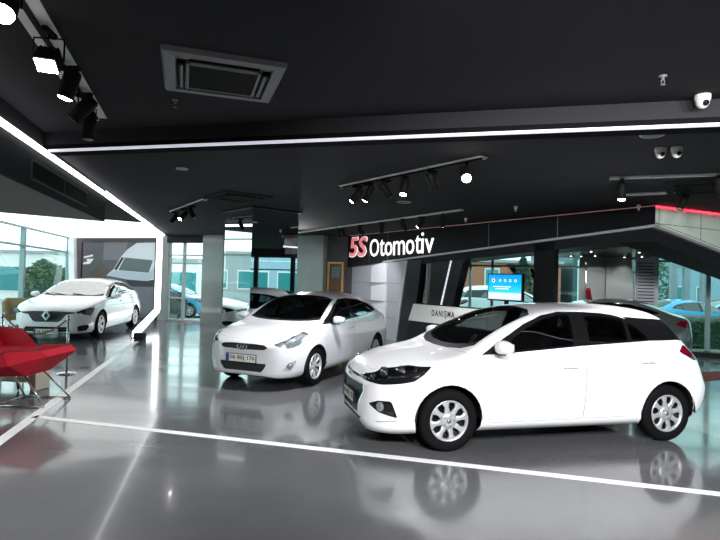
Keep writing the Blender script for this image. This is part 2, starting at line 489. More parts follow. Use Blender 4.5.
def car(name, label, cat, sp, loc, heading, paint, group=None, interior=True):
    root = thing(name, label, cat, loc, R(heading), group)
    b = Body(sp); wb, rw = sp['wb'], sp['rw']; F = sp.get
    sidep = lambda c, n: abs(c.y) > .45 and abs(n.y) > .2
    topz = lambda c, n: n.z > .12 and c.z > .6
    # wheel arches
    ra = sp.get('arch', rw + .04)
    for ax in (0, -wb):
        poly = [(ax + ra * math.cos(2 * math.pi * k / 28), rw + .012 + ra * math.sin(2 * math.pi * k / 28)) for k in range(28)]
        b.cut('arch', poly, 'y', lambda c, n: abs(c.y) > .5)
    # panels
    for nm, poly in F('doors', []): b.seam('door_' + nm, poly, 'y', sidep)
    if F('bonnet'): b.seam('bonnet', F('bonnet'), 'z', lambda c, n: n.z > .15 and c.z > .55 and c.x > -.75)
    for nm, poly in F('flaps', []): b.seam(nm, poly, 'y', lambda c, n: c.y > .45 and abs(n.y) > .2, .005)
    if F('surround'): b.cut('window_frame', F('surround'), 'y', lambda c, n: abs(c.y) > .35 and abs(n.y) > .2)
    for i, poly in enumerate(F('panes', [])): b.cut('pane_%d' % i, rounded(poly, .03, 2), 'y', lambda c, n: abs(c.y) > .35 and abs(n.y) > .2)
    if F('quarter'): b.cut('quarter', F('quarter'), 'y', lambda c, n: abs(c.y) > .3 and abs(n.y) > .12)
    b.cut('windscreen', F('screen'), 'z', lambda c, n: n.z > .2 and c.z > .7 and -1.7 < c.x < .2)
    b.cut('rear_window', F('backlight'), 'z', lambda c, n: c.z > .98 and n.x < -.05)
    if F('cowl'): b.cut('cowl', F('cowl'), 'z', lambda c, n: n.z > .2 and c.z > .7)
    for nm, poly in F('front_cuts', []): b.cut(nm, poly, 'x', lambda c, n: c.x > .25 and n.x > .08)
    for nm, poly in F('side_cuts', []):
        b.cut(nm, poly, 'y', lambda c, n: (c.x > .1 or c.x < -wb - .0) and abs(c.y) > .3)
    b.finish()
    under = [f for f in b.faces('body') if f.normal.z < -.9 and f.calc_center_median().z < .3]
    us = set(under)
    body = b.part('body', [f for f in b.faces('body') if f not in us] , [paint, M['seam']], root, extra=[(b.faces('seam'), 1)])
    b.part('underbody', under, M['black_matt'], root)
    if F('bonnet'): b.part('bonnet', b.faces('bonnet'), paint, root)
    for nm, poly in F('flaps', []): b.part(nm, b.faces(nm), paint, root)
    for sd in (1, -1):
        drs = {}
        for nm, poly in F('doors', []):
            d = b.part('door', b.faces('door_' + nm, sd), paint, root); drs[nm] = d
        wf = b.part('window_frame', b.faces('window_frame', sd), M['black_gloss'], root)
        for i, poly in enumerate(F('panes', [])):
            b.part('side_window', b.faces('pane_%d' % i, sd), M['car_glass'] if i == 0 else M[F('rear_tint', 'car_glass')], root)
        if F('quarter'): b.part('pillar_panel', b.faces('quarter', sd), M['black_gloss'], root)
        # handles, mirrors
        for k, (hx, hz) in enumerate(F('handles', [])):
            yy = F('handle_y', b.cv['ym'](hx) * .99)
            bm = B(); rbox(bm, hx - .09, hx + .09, -.012, .026, hz - .014, hz + .014, .010, 2, Matrix.Translation((0, sd * (yy), 0)) @ Matrix.Scale(sd, 4, (0, 1, 0)))
            fixn(bm); nm = list(drs)[k] if k < len(drs) else None
            link('door_handle', bm, paint, drs.get(nm) or root, True)
        if F('mirror'):
            mx, my, mz, ml, mh = F('mirror'); bm = B()
            t = B(); bmesh.ops.create_uvsphere(t, u_segments=20, v_segments=12, radius=1.)
            for v in t.verts:
                q = v.co; sg = lambda a, p: math.copysign(abs(a)**p, a)
                xx = sg(q.x, .75); yq = sg(q.y, .7); zq = sg(q.z, .8)
                xx = max(xx, -.55)
                v.co = Vector((mx + xx * .085, sd * (my + ml / 2 + yq * ml / 2), mz + zq * mh / 2 * (1 - .18 * yq)))
            for f in t.faces: f.smooth = True
            join(bm, t); fixn(bm)
            mo = link('wing_mirror', bm, paint, root)
            bm = B(); rbox(bm, mx - .055, mx - .049, my + .02, my + ml - .015, mz - mh * .36, mz + mh * .36, .002, 1, Matrix.Scale(sd, 4, (0, 1, 0))); fixn(bm)
            link('mirror_glass', bm, M['chrome'], mo)
            bm = B(); tube(bm, [(mx + .03, sd * (my - .09), mz - mh * .52), (mx + .02, sd * (my + .03), mz - mh * .46), (mx, sd * (my + ml * .55), mz - mh * .46)], [.022, .02, .018], 8)
            link('mirror_arm', bm, M['black_matt'], mo)
        # lamps
        hf = b.faces('headlight', sd)
        if hf:
            h = b.part('headlight', hf, F('bowl', M['lamp_bowl']), root, .035, True)
            lens = b.part('lamp_lens', hf, M['clear_lens'], h)
            for (lx, ly, lz, lr) in F('bulbs', []):
                bm = B(); mt = Matrix.Translation((lx, sd * ly, lz)) @ Matrix.Rotation(R(90), 4, 'Y') @ Matrix.Rotation(R(-18 * sd), 4, 'X')
                lathe(bm, [(lr * 1.15, .012), (lr * 1.15, -.005), (lr, -.005), (lr, .004), (lr * .8, .02), (lr * .45, .032), (0, .036)], 20, mt)
                link('lamp_bulb', bm, M['chrome'], h)
            if F('drl'):
                bm = B(); tube(bm, [(x, sd * y, z) for x, y, z in F('drl')], .008, 6); link('light_strip', bm, M['plate'], h)
        ff = b.faces('fog_lamp', sd)
        if ff:
            g = b.part('fog_lamp', ff, F('fog_mat', M['black_matt']), root, .03, True)
            fx, fy, fz, fr = F('fog_bulb'); bm = B()
            lathe(bm, [(fr, .0), (fr, .02), (fr * .85, .03), (0, .045)], 18, Matrix.Translation((fx, sd * fy, fz)) @ Matrix.Rotation(R(90), 4, 'Y') @ Matrix.Rotation(R(-25 * sd), 4, 'X'))
            link('fog_bulb', bm, M['lamp_bowl'], g)
        tf = b.faces('tail_lamp', sd)
        if tf:
            tl = b.part('tail_lamp', tf, M['red_lens'], root)
            t2 = b.faces('tail_lamp_lower', sd)
            if t2: b.part('reversing_lens', t2, M['dark_red_lens'], tl)
    b.part('windscreen', b.faces('windscreen'), M[F('screen_mat', 'windscreen')], root)
    b.part('rear_window', b.faces('rear_window'), M['black_gloss'] if F('dark_back') else M['car_glass_dark'], root)
    b.part('scuttle_panel', b.faces('cowl'), M['black_matt'], root)
    gr = b.part('grille', b.faces('grille'), M['black_mesh'], root, .025, True)
    b.part('lower_grille', b.faces('lower_grille'), M['black_mesh'], root, .03, True)
    b.part('chrome_strip', b.faces('chrome_strip'), M['chrome'], root)
    b.part('upper_grille', b.faces('upper_grille'), M['black_gloss'], root, .012, True)
    for o_ in F('slats', []):
        z, y, x = o_; bm = B()
        tube(bm, [(x - .10 * (abs(t) / y)**2.2 * .6, t, z) for t in [(-1 + k / 6.) * y for k in range(13)]], .007, 6); link('grille_bar', bm, M['chrome'] if F('chrome_slats') else M['black_gloss'], gr or root)
    for pth in F('trims', []):
        bm = B(); tube(bm, pth[0], pth[1], 8); link(pth[2], bm, M[pth[3]], root)
    # arch liners and wheels
    for ax, tr in ((0, F('track_f', sp['hw'] - .12)), (-wb, F('track_r', sp['hw'] - .12))):
        for sd in (1, -1):
            bm = B(); n = 18; rings = []
            for yy, rr in ((b.cv['ym'](ax) - .012, ra + .004), (.42, ra + .004), (.42, .02)):
                rings.append([bm.verts.new((ax + rr * math.cos(math.pi * (k / n * 1.02 - .01)), sd * yy, rw + .012 + rr * math.sin(math.pi * (k / n * 1.02 - .01)))) for k in range(n + 1)])
            for p, q in zip(rings, rings[1:]):
                for k in range(n): bm.faces.new((p[k], p[k + 1], q[k + 1], q[k]))
            link('wheel_arch', bm, M['black_matt'], root)
            wheel(root, ax, sd * (tr), rw, F('tw', .19), F('wheel', 'cover'), sd, interior)
    if interior:
        bm = B(); hw = sp['hw']
        cx0, cx1 = F('cabin', (-2.6, -.45)); fl = .32
        box(bm, cx0, cx1, -hw + .12, hw - .12, fl, fl + .03)
        link('cabin_floor', bm, M['cabin'], root)
        bm = B(); rbox(bm, cx1 - .25, cx1 + .12, -hw + .17, hw - .17, .62, .90, .06, 2); link('dashboard', bm, M['cabin'], root, True)
        bm = B(); mt = Matrix.Translation((cx1 - .36, .36, .86)) @ Matrix.Rotation(R(-68), 4, 'Y')
        pts = [mt @ Vector((.18 * math.cos(2 * math.pi * k / 24), .18 * math.sin(2 * math.pi * k / 24), 0)) for k in range(25)]
        tube(bm, pts, .015, 6, 0, False); tube(bm, [mt @ Vector((-.18, 0, 0)), mt @ Vector((.18, 0, 0))], .02, 6); tube(bm, [mt @ Vector((0, 0, 0)), mt @ Vector((0, 0, .2))], .03, 8)
        link('steering_wheel', bm, M['cabin'], root)
        for (sx, sy, sw) in ((cx1 - .95, .36, .5), (cx1 - .95, -.36, .5), (cx1 - 1.72, 0, 1.2)):
            bm = B()
            rbox(bm, sx - .2, sx + .32, sy - sw / 2, sy + sw / 2, .42, .60, .05, 2)
            mt = Matrix.Translation((sx - .2, sy, .56)) @ Matrix.Rotation(R(-18), 4, 'Y')
            rbox(bm, -.08, .08, -sw / 2, sw / 2, 0, .58 if sw < 1 else .52, .05, 2, mt)
            for hy in ([0] if sw < 1 else [-.36, .36]): zz = .62 if sw < 1 else .57; rbox(bm, -.05, .05, hy - .13, hy + .13, zz, zz + .16, .04, 2, mt); tube(bm, [mt @ Vector((0, hy - .05, .5)), mt @ Vector((0, hy - .05, zz + .04))], .01, 6)
            link('car_seat', bm, M['seat_cloth'], root, True)
        lin = [f for k in ('body', 'window_frame', 'quarter', 'door_front', 'door_rear') for f in b.faces(k) if F('lining', (-3., -.3))[0] < f.calc_center_median().x < F('lining', (-3., -.3))[1] and f.calc_center_median().z > .4]
        b.part('cabin_lining', lin, M['cabin'], root, .03)
        for sd in (1, -1):
            bm = B(); sx, sy, sz = F('wiper', (-.36, .05, .985))
            tube(bm, [(sx, sd * .25 + .1, sz - .01), (sx - .06, sd * .25 - .28, sz + .035)], .008, 6); link('wiper', bm, M['black_matt'], root)
    for p in F('extras', []): p(root, b, paint)
    b.bm.free()
    return root

def h_badge(x, z, w, tilt=0, y=0):
    def f(root, b, paint):
        bm = B(); mt = Matrix.Translation((x, y, z)) @ Matrix.Rotation(R(90), 4, 'Z') @ Matrix.Rotation(R(90 - tilt), 4, 'X')
        pts = [mt @ Vector((w / 2 * math.cos(2 * math.pi * k / 28), w / 4 * math.sin(2 * math.pi * k / 28), 0)) for k in range(29)]
        tube(bm, pts, w * .045, 6, 0, False)
        for s in (-1, 1): tube(bm, [mt @ Vector((s * w * .17 - w * .07, -w * .19, 0)), mt @ Vector((s * w * .17 + w * .07, w * .19, 0))], w * .05, 6)
        tube(bm, [mt @ Vector((-w * .16, -.03 * w, 0)), mt @ Vector((w * .16, .03 * w, 0))], w * .045, 6)
        link('badge', bm, M['chrome'], root)
    return f

def diamond_badge(x, z, h):
    def f(root, b, paint):
        bm = B(); fn = lambda a, c, d: Vector((x + d, a, z + c))
        w = h * .38; o = [(0, -h / 2), (w, 0), (0, h / 2), (-w, 0)]; i = [(p[0] * .52, p[1] * .52) for p in o]
        for k in range(4):
            prism(bm, [o[k], o[(k + 1) % 4], i[(k + 1) % 4], i[k]], 0, .022, fn)
        fixn(bm); link('badge', bm, M['chrome'], root)
    return f

def front_plate(text, x, y0, z, h=.112, tilt=0):
    def f(root, b, paint):
        number_plate(root, text, .52, h, Matrix.Translation((x, y0, z)) @ Matrix.Rotation(R(90), 4, 'Z') @ Matrix.Rotation(R(90 - tilt), 4, 'X'))
    return f

def hatch_spec():
    sp = dict(front=.83, rear=-3.235, wb=2.57, rw=.308, hw=.865, zm=.60, tw=.185, wheel='cover', arch=.348)
    sp['zt'] = [(.83, .50), (.825, .57), (.805, .645), (.765, .715), (.66, .785), (.5, .845), (.25, .90), (0, .94), (-.15, .965), (-.22, .995), (-.5, 1.16), (-.75, 1.29), (-1.06, 1.40), (-1.3, 1.446), (-1.55, 1.466), (-1.85, 1.474), (-2.2, 1.468), (-2.5, 1.447), (-2.74, 1.415), (-2.84, 1.39), (-2.875, 1.32), (-2.97, 1.17), (-3.08, 1.03), (-3.13, .96), (-3.17, .85), (-3.2, .62), (-3.205, .5)]
    sp['zr'] = [(.83, .49), (.8, .62), (.7, .72), (.5, .80), (.25, .86), (0, .91), (-.14, .945), (-.22, .985), (-.477, 1.135), (-.75, 1.262), (-1.06, 1.365), (-1.3, 1.40), (-1.6, 1.418), (-1.9, 1.412), (-2.2, 1.395), (-2.5, 1.365), (-2.70, 1.335), (-2.77, 1.26), (-2.86, 1.14), (-2.98, 1.0), (-3.05, .94), (-3.12, .86), (-3.17, .75), (-3.2, .55)]
    sp['yr'] = [(.83, .07), (.8, .36), (.7, .56), (.5, .68), (.25, .745), (0, .78), (-.2, .78), (-.477, .74), (-.75, .70), (-1.06, .655), (-1.3, .625), (-1.6, .61), (-2.0, .61), (-2.5, .60), (-2.7, .60), (-2.86, .65), (-2.98, .68), (-3.08, .63), (-3.14, .55), (-3.18, .40), (-3.205, .08)]
    sp['zb'] = [(.83, .48), (.8, .58), (.7, .68), (.5, .765), (.25, .83), (0, .87), (-.35, .93), (-.65, .965), (-1.5, 1.03), (-2.36, 1.085), (-2.75, 1.06), (-2.95, .96), (-3.1, .84), (-3.2, .52)]
    sp['yb'] = [(.83, .09), (.8, .42), (.7, .635), (.5, .755), (.25, .815), (0, .832), (-.4, .832), (-1.5, .815), (-2.4, .79), (-2.75, .77), (-2.95, .755), (-3.08, .72), (-3.15, .64), (-3.2, .4), (-3.235, .09)]
    sp['ym'] = [(.83, .10), (.825, .28), (.81, .42), (.78, .52), (.73, .615), (.65, .705), (.5, .785), (.3, .835), (0, .862), (-.5, .862), (-2.4, .865), (-2.75, .860), (-2.95, .845), (-3.07, .815), (-3.14, .765), (-3.19, .66), (-3.22, .45), (-3.235, .15)]
    sp['zu'] = [(.83, .47), (.82, .33), (.80, .22), (.74, .17), (.5, .165), (.2, .185), (-2.85, .20), (-2.95, .24), (-3.08, .30), (-3.17, .38), (-3.205, .48)]
    sp['doors'] = [('front', rounded([(-.385, .90), (-.40, .60), (-.43, .275), (-1.50, .285), (-1.525, .70), (-1.53, 1.035), (-1.55, 1.39), (-1.30, 1.385), (-1.02, 1.31), (-.72, 1.14), (-.44, .965)], .04, 2)),
                   ('rear', rounded([(-1.53, 1.035), (-1.525, .70), (-1.50, .285), (-2.05, .295), (-2.17, .48), (-2.40, .68), (-2.53, .87), (-2.55, 1.06), (-2.30, 1.30), (-2.1, 1.37), (-1.55, 1.39)], .04, 2))]
    sp['surround'] = [(-.33, .955), (-.65, .975), (-1.5, 1.045), (-2.36, 1.098), (-2.50, 1.10), (-2.31, 1.26), (-2.18, 1.32), (-2.03, 1.362), (-1.86, 1.386), (-1.61, 1.396), (-1.33, 1.392), (-1.10, 1.352), (-.86, 1.262), (-.62, 1.13)]
    sp['panes'] = [[(-.60, .99), (-1.405, 1.055), (-1.44, 1.37), (-1.30, 1.362), (-1.10, 1.318), (-.88, 1.225), (-.68, 1.10)],
                   [(-1.60, 1.07), (-2.08, 1.10), (-2.10, 1.315), (-1.85, 1.358), (-1.62, 1.368)],
                   [(-2.13, 1.105), (-2.36, 1.115), (-2.22, 1.26), (-2.14, 1.29)]]
    sp['quarter'] = [(-2.37, 1.112), (-2.52, 1.10), (-2.76, 1.105), (-2.90, 1.09), (-2.80, 1.26), (-2.72, 1.318), (-2.55, 1.330), (-2.34, 1.338), (-2.12, 1.352), (-2.17, 1.315), (-2.25, 1.25)]
    sp['screen'] = [(-.40, -.67), (-.31, -.55), (-.25, -.3), (-.23, 0), (-.25, .3), (-.31, .55), (-.40, .67), (-1.0, .575), (-1.11, .36), (-1.15, 0), (-1.11, -.36), (-1.0, -.575)]
    sp['cowl'] = [(-.40, -.67), (-.31, -.55), (-.25, -.3), (-.23, 0), (-.25, .3), (-.31, .55), (-.40, .67), (-.31, .69), (-.22, .56), (-.16, .3), (-.14, 0), (-.16, -.3), (-.22, -.56), (-.31, -.69)]
    sp['backlight'] = [(-2.90, .62), (-3.06, .60), (-3.085, .3), (-3.09, 0), (-3.085, -.3), (-3.06, -.60), (-2.90, -.62), (-2.80, -.58), (-2.86, 0), (-2.80, .58)]
    sp['dark_back'] = True
    sp['bonnet'] = [(.70, .0), (.69, .35), (.60, .60), (.35, .745), (0, .785), (-.20, .79), (-.17, .5), (-.12, 0), (-.17, -.5), (-.20, -.79), (0, -.785), (.35, -.745), (.60, -.60), (.69, -.35)]
    fl = [(-2.74 + .075 * math.cos(2 * math.pi * k / 20), .86 + .078 * math.sin(2 * math.pi * k / 20)) for k in range(20)]
    sp['flaps'] = [('fuel_flap', fl)]
    sp['front_cuts'] = [('chrome_strip', [(-.425, .612), (.425, .612), (.475, .55), (.375, .41), (.31, .292), (-.31, .292), (-.375, .41), (-.475, .55)]),
                        ('grille', [(-.405, .60), (.405, .60), (.455, .55), (.36, .415), (.30, .305), (-.30, .305), (-.36, .415), (-.455, .55)]),
                        ('upper_grille', [(-.56, .667), (-.2, .655), (.2, .655), (.56, .667), (.56, .690), (.2, .680), (-.2, .680), (-.56, .690)]),
                        ('lower_grille', [(-.42, .275), (.42, .275), (.36, .235), (-.36, .235)])]
    sp['side_cuts'] = [('headlight', rounded([(.80, .655), (.755, .705), (.60, .785), (.38, .838), (.19, .845), (.27, .765), (.37, .695), (.48, .672), (.66, .648)], .02, 2)),
                       ('fog_lamp', rounded([(.765, .445), (.69, .492), (.58, .497), (.515, .335), (.565, .345), (.685, .375)], .02, 2)),
                       ('seam', [(.70, .275), (.52, .302), (.52, .309), (.70, .283)]),
                       ('tail_lamp', rounded([(-2.75, .98), (-2.82, 1.05), (-2.99, 1.02), (-3.25, .99), (-3.25, .84), (-2.95, .885)], .02, 2)),
                       ('tail_lamp_lower', [(-2.80, .955), (-3.25, .935), (-3.25, .84), (-2.95, .885)])]
    sp['fog_bulb'] = (.66, .655, .428, .05)
    sp['bulbs'] = [(.60, .555, .725, .072), (.45, .65, .757, .066), (.69, .47, .69, .04), (.33, .725, .785, .035)]
    sp['handles'] = [(-1.34, .835), (-2.29, .885)]
    sp['mirror'] = (-.51, .855, 1.045, .22, .13)
    sp['cabin'] = (-2.6, -.4); sp['lining'] = (-2.9, -.42); sp['wiper'] = (-.26, .05, 1.005); sp['bowl'] = M['black_gloss']
    sp['rear_tint'] = 'car_glass'
    sp['extras'] = [h_badge(.822, .672, .13, 12), front_plate('06 BEJ 152', .845, -.26, .385)]
    return sp

def sedan_spec():
    sp = dict(front=.83, rear=-3.545, wb=2.57, rw=.302, hw=.85, zm=.60, tw=.185, wheel='turbine', arch=.338)
    sp['zt'] = [(.83, .50), (.825, .60), (.80, .68), (.75, .725), (.6, .79), (.35, .865), (0, .925), (-.2, .958), (-.29, .985), (-.5, 1.092), (-.7, 1.195), (-.86, 1.272), (-1.1, 1.36), (-1.3, 1.405), (-1.55, 1.435), (-1.8, 1.452), (-2.1, 1.448), (-2.4, 1.41), (-2.7, 1.33), (-2.95, 1.235), (-3.15, 1.13), (-3.28, 1.09), (-3.40, 1.06), (-3.46, .99), (-3.50, .86), (-3.54, .6), (-3.545, .5)]
    sp['zr'] = [(.83, .49), (.8, .65), (.7, .72), (.5, .795), (.25, .855), (0, .895), (-.2, .935), (-.29, .97), (-.46, 1.06), (-.7, 1.185), (-.86, 1.256), (-1.1, 1.325), (-1.4, 1.364), (-1.8, 1.375), (-2.1, 1.355), (-2.4, 1.30), (-2.65, 1.215), (-2.9, 1.11), (-3.1, 1.04), (-3.3, 1.01), (-3.42, .98), (-3.48, .86), (-3.53, .55)]
    sp['yr'] = [(.83, .07), (.8, .36), (.7, .54), (.5, .67), (.25, .73), (0, .765), (-.35, .775), (-.5, .75), (-.7, .71), (-.95, .665), (-1.15, .64), (-1.5, .615), (-1.9, .61), (-2.3, .615), (-2.6, .63), (-2.9, .655), (-3.1, .665), (-3.3, .64), (-3.42, .56), (-3.50, .35), (-3.545, .08)]
    sp['zb'] = [(.83, .48), (.8, .62), (.7, .69), (.5, .765), (.25, .825), (0, .865), (-.35, .915), (-.65, .945), (-1.12, .962), (-2.08, 1.01), (-2.6, 1.055), (-2.9, 1.02), (-3.2, .965), (-3.40, .92), (-3.48, .80), (-3.54, .52)]
    sp['yb'] = [(.83, .09), (.8, .42), (.7, .615), (.5, .745), (.25, .80), (0, .82), (-.4, .82), (-1.5, .805), (-2.4, .785), (-2.8, .765), (-3.1, .735), (-3.3, .69), (-3.42, .60), (-3.5, .38), (-3.545, .09)]
    sp['ym'] = [(.83, .10), (.825, .28), (.81, .42), (.78, .52), (.73, .605), (.65, .69), (.5, .77), (.3, .82), (0, .847), (-.5, .85), (-2.4, .852), (-2.8, .845), (-3.1, .815), (-3.3, .765), (-3.42, .68), (-3.50, .52), (-3.535, .3), (-3.545, .12)]
    sp['zu'] = [(.83, .47), (.82, .33), (.80, .235), (.74, .20), (.5, .19), (-3.1, .21), (-3.3, .26), (-3.45, .32), (-3.545, .47)]
    sp['doors'] = [('front', rounded([(-.285, .88), (-.285, .60), (-.33, .28), (-1.425, .29), (-1.44, .70), (-1.44, 1.0), (-1.46, 1.345), (-1.16, 1.33), (-.90, 1.26), (-.60, 1.10), (-.36, .94)], .04, 2)),
                   ('rear', rounded([(-1.44, 1.0), (-1.44, .70), (-1.425, .29), (-2.09, .30), (-2.20, .46), (-2.40, .64), (-2.55, .80), (-2.60, 1.08), (-2.40, 1.23), (-2.0, 1.315), (-1.46, 1.345)], .04, 2))]
    sp['surround'] = [(-.24, .942), (-1.12, .972), (-2.08, 1.02), (-2.60, 1.09), (-2.585, 1.13), (-2.39, 1.225), (-1.956, 1.312), (-1.477, 1.345), (-1.157, 1.328), (-.858, 1.235), (-.55, 1.09)]
    sp['panes'] = [[(-.50, .965), (-1.33, .992), (-1.345, 1.32), (-1.16, 1.302), (-.88, 1.215), (-.63, 1.09)],
                   [(-1.43, 1.0), (-2.13, 1.036), (-2.18, 1.235), (-1.93, 1.292), (-1.46, 1.32)],
                   [(-2.18, 1.042), (-2.52, 1.098), (-2.50, 1.13), (-2.23, 1.225)]]
    sp['screen'] = [(-.44, -.66), (-.36, -.5), (-.31, -.25), (-.30, 0), (-.31, .25), (-.36, .5), (-.44, .66), (-1.04, .57), (-1.16, .36), (-1.20, 0), (-1.16, -.36), (-1.04, -.57)]
    sp['cowl'] = [(-.44, -.66), (-.36, -.5), (-.31, -.25), (-.30, 0), (-.31, .25), (-.36, .5), (-.44, .66), (-.36, .68), (-.29, .5), (-.24, .25), (-.23, 0), (-.24, -.25), (-.29, -.5), (-.36, -.68)]
    sp['backlight'] = [(-2.45, .52), (-2.40, 0), (-2.45, -.52), (-2.9, -.60), (-3.10, -.50), (-3.14, 0), (-3.10, .50), (-2.9, .60)]
    sp['bonnet'] = [(.72, .0), (.70, .35), (.62, .55), (.36, .735), (0, .775), (-.25, .775), (-.24, .5), (-.20, 0), (-.24, -.5), (-.25, -.775), (0, -.775), (.36, -.735), (.62, -.55), (.70, -.35)]
    sp['front_cuts'] = [('grille', rounded([(-.36, .602), (-.42, .635), (-.36, .672), (-.2, .682), (.2, .682), (.36, .672), (.42, .635), (.36, .602), (0, .595)], .02, 2)),
                        ('lower_grille', rounded([(-.41, .405), (.41, .405), (.40, .36), (.33, .275), (-.33, .275), (-.40, .36)], .02, 2))]
    sp['side_cuts'] = [('headlight', rounded([(.755, .685), (.66, .735), (.50, .795), (.24, .86), (.23, .83), (.35, .745), (.50, .655), (.64, .63), (.73, .645)], .02, 2)),
                       ('fog_lamp', rounded([(.70, .31), (.64, .42), (.53, .455), (.52, .43), (.56, .33), (.62, .30)], .015, 2)),
                       ('tail_lamp', rounded([(-3.02, .92), (-3.2, .97), (-3.6, .95), (-3.6, .77), (-3.25, .77), (-3.14, .82)], .02, 2))]
    sp['fog_mat'] = M['silver_paint']
    sp['fog_bulb'] = (.59, .68, .38, .055)
    sp['bulbs'] = [(.60, .57, .695, .062), (.46, .66, .735, .058), (.68, .48, .675, .035)]
    sp['handles'] = [(-1.25, .845), (-2.22, .905)]
    sp['mirror'] = (-.53, .845, 1.01, .20, .125)
    sp['cabin'] = (-2.75, -.42); sp['lining'] = (-3.0, -.45); sp['wiper'] = (-.32, .05, .99); sp['bowl'] = M['lamp_bright']
    def sticker(root, b, paint):
        for (x0, x1, z) in ((-1.50, -1.60, 1.035), (-1.68, -2.10, 1.05)):
            bm = B(); box(bm, x1, x0, .765, .769, z - .03, z + .035, 0); link('window_sticker', bm, M['blue_sticker'], root)
    sp['trims'] = [([( .34, .832, .60), (-.25, .856, .72), (-1.2, .852, .78), (-2.2, .845, .84), (-3.0, .818, .87)], .0035, 'body_crease', 'seam2')]
    sp['trims'] = []
    sp['extras'] = [h_badge(.835, .638, .17, 8), front_plate('06 BEJ 176', .842, -.27, .41), sticker]
    return sp

def saloon_spec():
    sp = dict(front=.92, rear=-3.712, wb=2.711, rw=.326, hw=.905, zm=.60, tw=.205, wheel='twin', arch=.362)
    sp['zt'] = [(.92, .50), (.915, .61), (.885, .69), (.83, .745), (.6, .82), (.3, .89), (0, .935), (-.35, .985), (-.5, 1.02), (-.8, 1.15), (-1.1, 1.275), (-1.4, 1.37), (-1.7, 1.42), (-2.0, 1.443), (-2.3, 1.432), (-2.6, 1.39), (-2.9, 1.31), (-3.15, 1.215), (-3.35, 1.135), (-3.5, 1.10), (-3.6, 1.065), (-3.64, .97), (-3.68, .8), (-3.71, .6), (-3.712, .5)]
    sp['zr'] = [(.92, .49), (.88, .66), (.75, .735), (.55, .80), (.25, .865), (0, .91), (-.4, .965), (-.55, 1.02), (-.8, 1.155), (-1.05, 1.275), (-1.3, 1.345), (-1.7, 1.375), (-2.0, 1.375), (-2.3, 1.35), (-2.6, 1.285), (-2.9, 1.19), (-3.15, 1.095), (-3.35, 1.045), (-3.55, 1.0), (-3.65, .86), (-3.7, .55)]
    sp['yr'] = [(.92, .08), (.88, .42), (.75, .62), (.55, .73), (.25, .79), (0, .82), (-.4, .82), (-.6, .785), (-.8, .745), (-1.05, .70), (-1.3, .665), (-1.7, .64), (-2.1, .63), (-2.5, .64), (-2.9, .66), (-3.2, .68), (-3.45, .66), (-3.6, .55), (-3.68, .35), (-3.712, .08)]
    sp['zb'] = [(.92, .48), (.88, .62), (.75, .70), (.55, .77), (.25, .835), (0, .875), (-.4, .93), (-.7, .955), (-1.4, 1.0), (-2.2, 1.05), (-2.75, 1.085), (-3.1, 1.03), (-3.4, .97), (-3.58, .92), (-3.66, .78), (-3.71, .52)]
    sp['yb'] = [(.92, .10), (.88, .50), (.75, .69), (.55, .80), (.25, .855), (0, .87), (-.4, .872), (-1.5, .86), (-2.5, .84), (-2.9, .815), (-3.2, .78), (-3.45, .72), (-3.6, .60), (-3.68, .38), (-3.712, .10)]
    sp['ym'] = [(.92, .12), (.915, .32), (.90, .46), (.86, .58), (.80, .67), (.7, .755), (.55, .825), (.3, .88), (0, .903), (-.5, .905), (-2.6, .905), (-3.0, .89), (-3.3, .85), (-3.5, .78), (-3.62, .66), (-3.68, .48), (-3.71, .25), (-3.712, .12)]
    sp['zu'] = [(.92, .47), (.91, .30), (.88, .19), (.80, .165), (.5, .165), (-3.2, .20), (-3.45, .25), (-3.62, .33), (-3.712, .47)]
    sp['doors'] = [('front', rounded([(-.36, .90), (-.37, .60), (-.42, .27), (-1.55, .28), (-1.58, .70), (-1.60, 1.02), (-1.63, 1.345), (-1.35, 1.335), (-1.05, 1.265), (-.72, 1.10), (-.44, .95)], .04, 2)),
                   ('rear', rounded([(-1.60, 1.02), (-1.58, .70), (-1.55, .28), (-2.18, .29), (-2.32, .48), (-2.52, .66), (-2.70, .86), (-2.76, 1.10), (-2.55, 1.24), (-2.2, 1.32), (-1.63, 1.345)], .04, 2))]
    sp['surround'] = [(-.32, .95), (-1.4, 1.012), (-2.2, 1.062), (-2.80, 1.115), (-2.80, 1.15), (-2.55, 1.235), (-2.2, 1.312), (-1.75, 1.345), (-1.38, 1.333), (-1.05, 1.25), (-.68, 1.09)]
    sp['panes'] = [[(-.62, .985), (-1.50, 1.035), (-1.52, 1.32), (-1.38, 1.312), (-1.08, 1.232), (-.80, 1.11)],
                   [(-1.62, 1.045), (-2.30, 1.085), (-2.33, 1.255), (-2.12, 1.30), (-1.64, 1.325)],
                   [(-2.36, 1.09), (-2.72, 1.125), (-2.70, 1.155), (-2.38, 1.25)]]
    sp['screen'] = [(-.62, -.70), (-.52, -.52), (-.46, -.2), (-.46, .2), (-.52, .52), (-.62, .70), (-1.16, .61), (-1.31, .40), (-1.36, 0), (-1.31, -.40), (-1.16, -.61)]
    sp['cowl'] = [(-.62, -.70), (-.52, -.52), (-.46, -.2), (-.46, .2), (-.52, .52), (-.62, .70), (-.50, .72), (-.43, .52), (-.38, .2), (-.38, -.2), (-.43, -.52), (-.50, -.72)]
    sp['backlight'] = [(-2.65, .53), (-2.60, 0), (-2.65, -.53), (-3.05, -.60), (-3.28, -.50), (-3.33, 0), (-3.28, .50), (-3.05, .60)]
    sp['bonnet'] = [(.80, .0), (.78, .40), (.68, .62), (.38, .79), (0, .825), (-.33, .82), (-.30, .5), (-.27, 0), (-.30, -.5), (-.33, -.82), (0, -.825), (.38, -.79), (.68, -.62), (.78, -.40)]
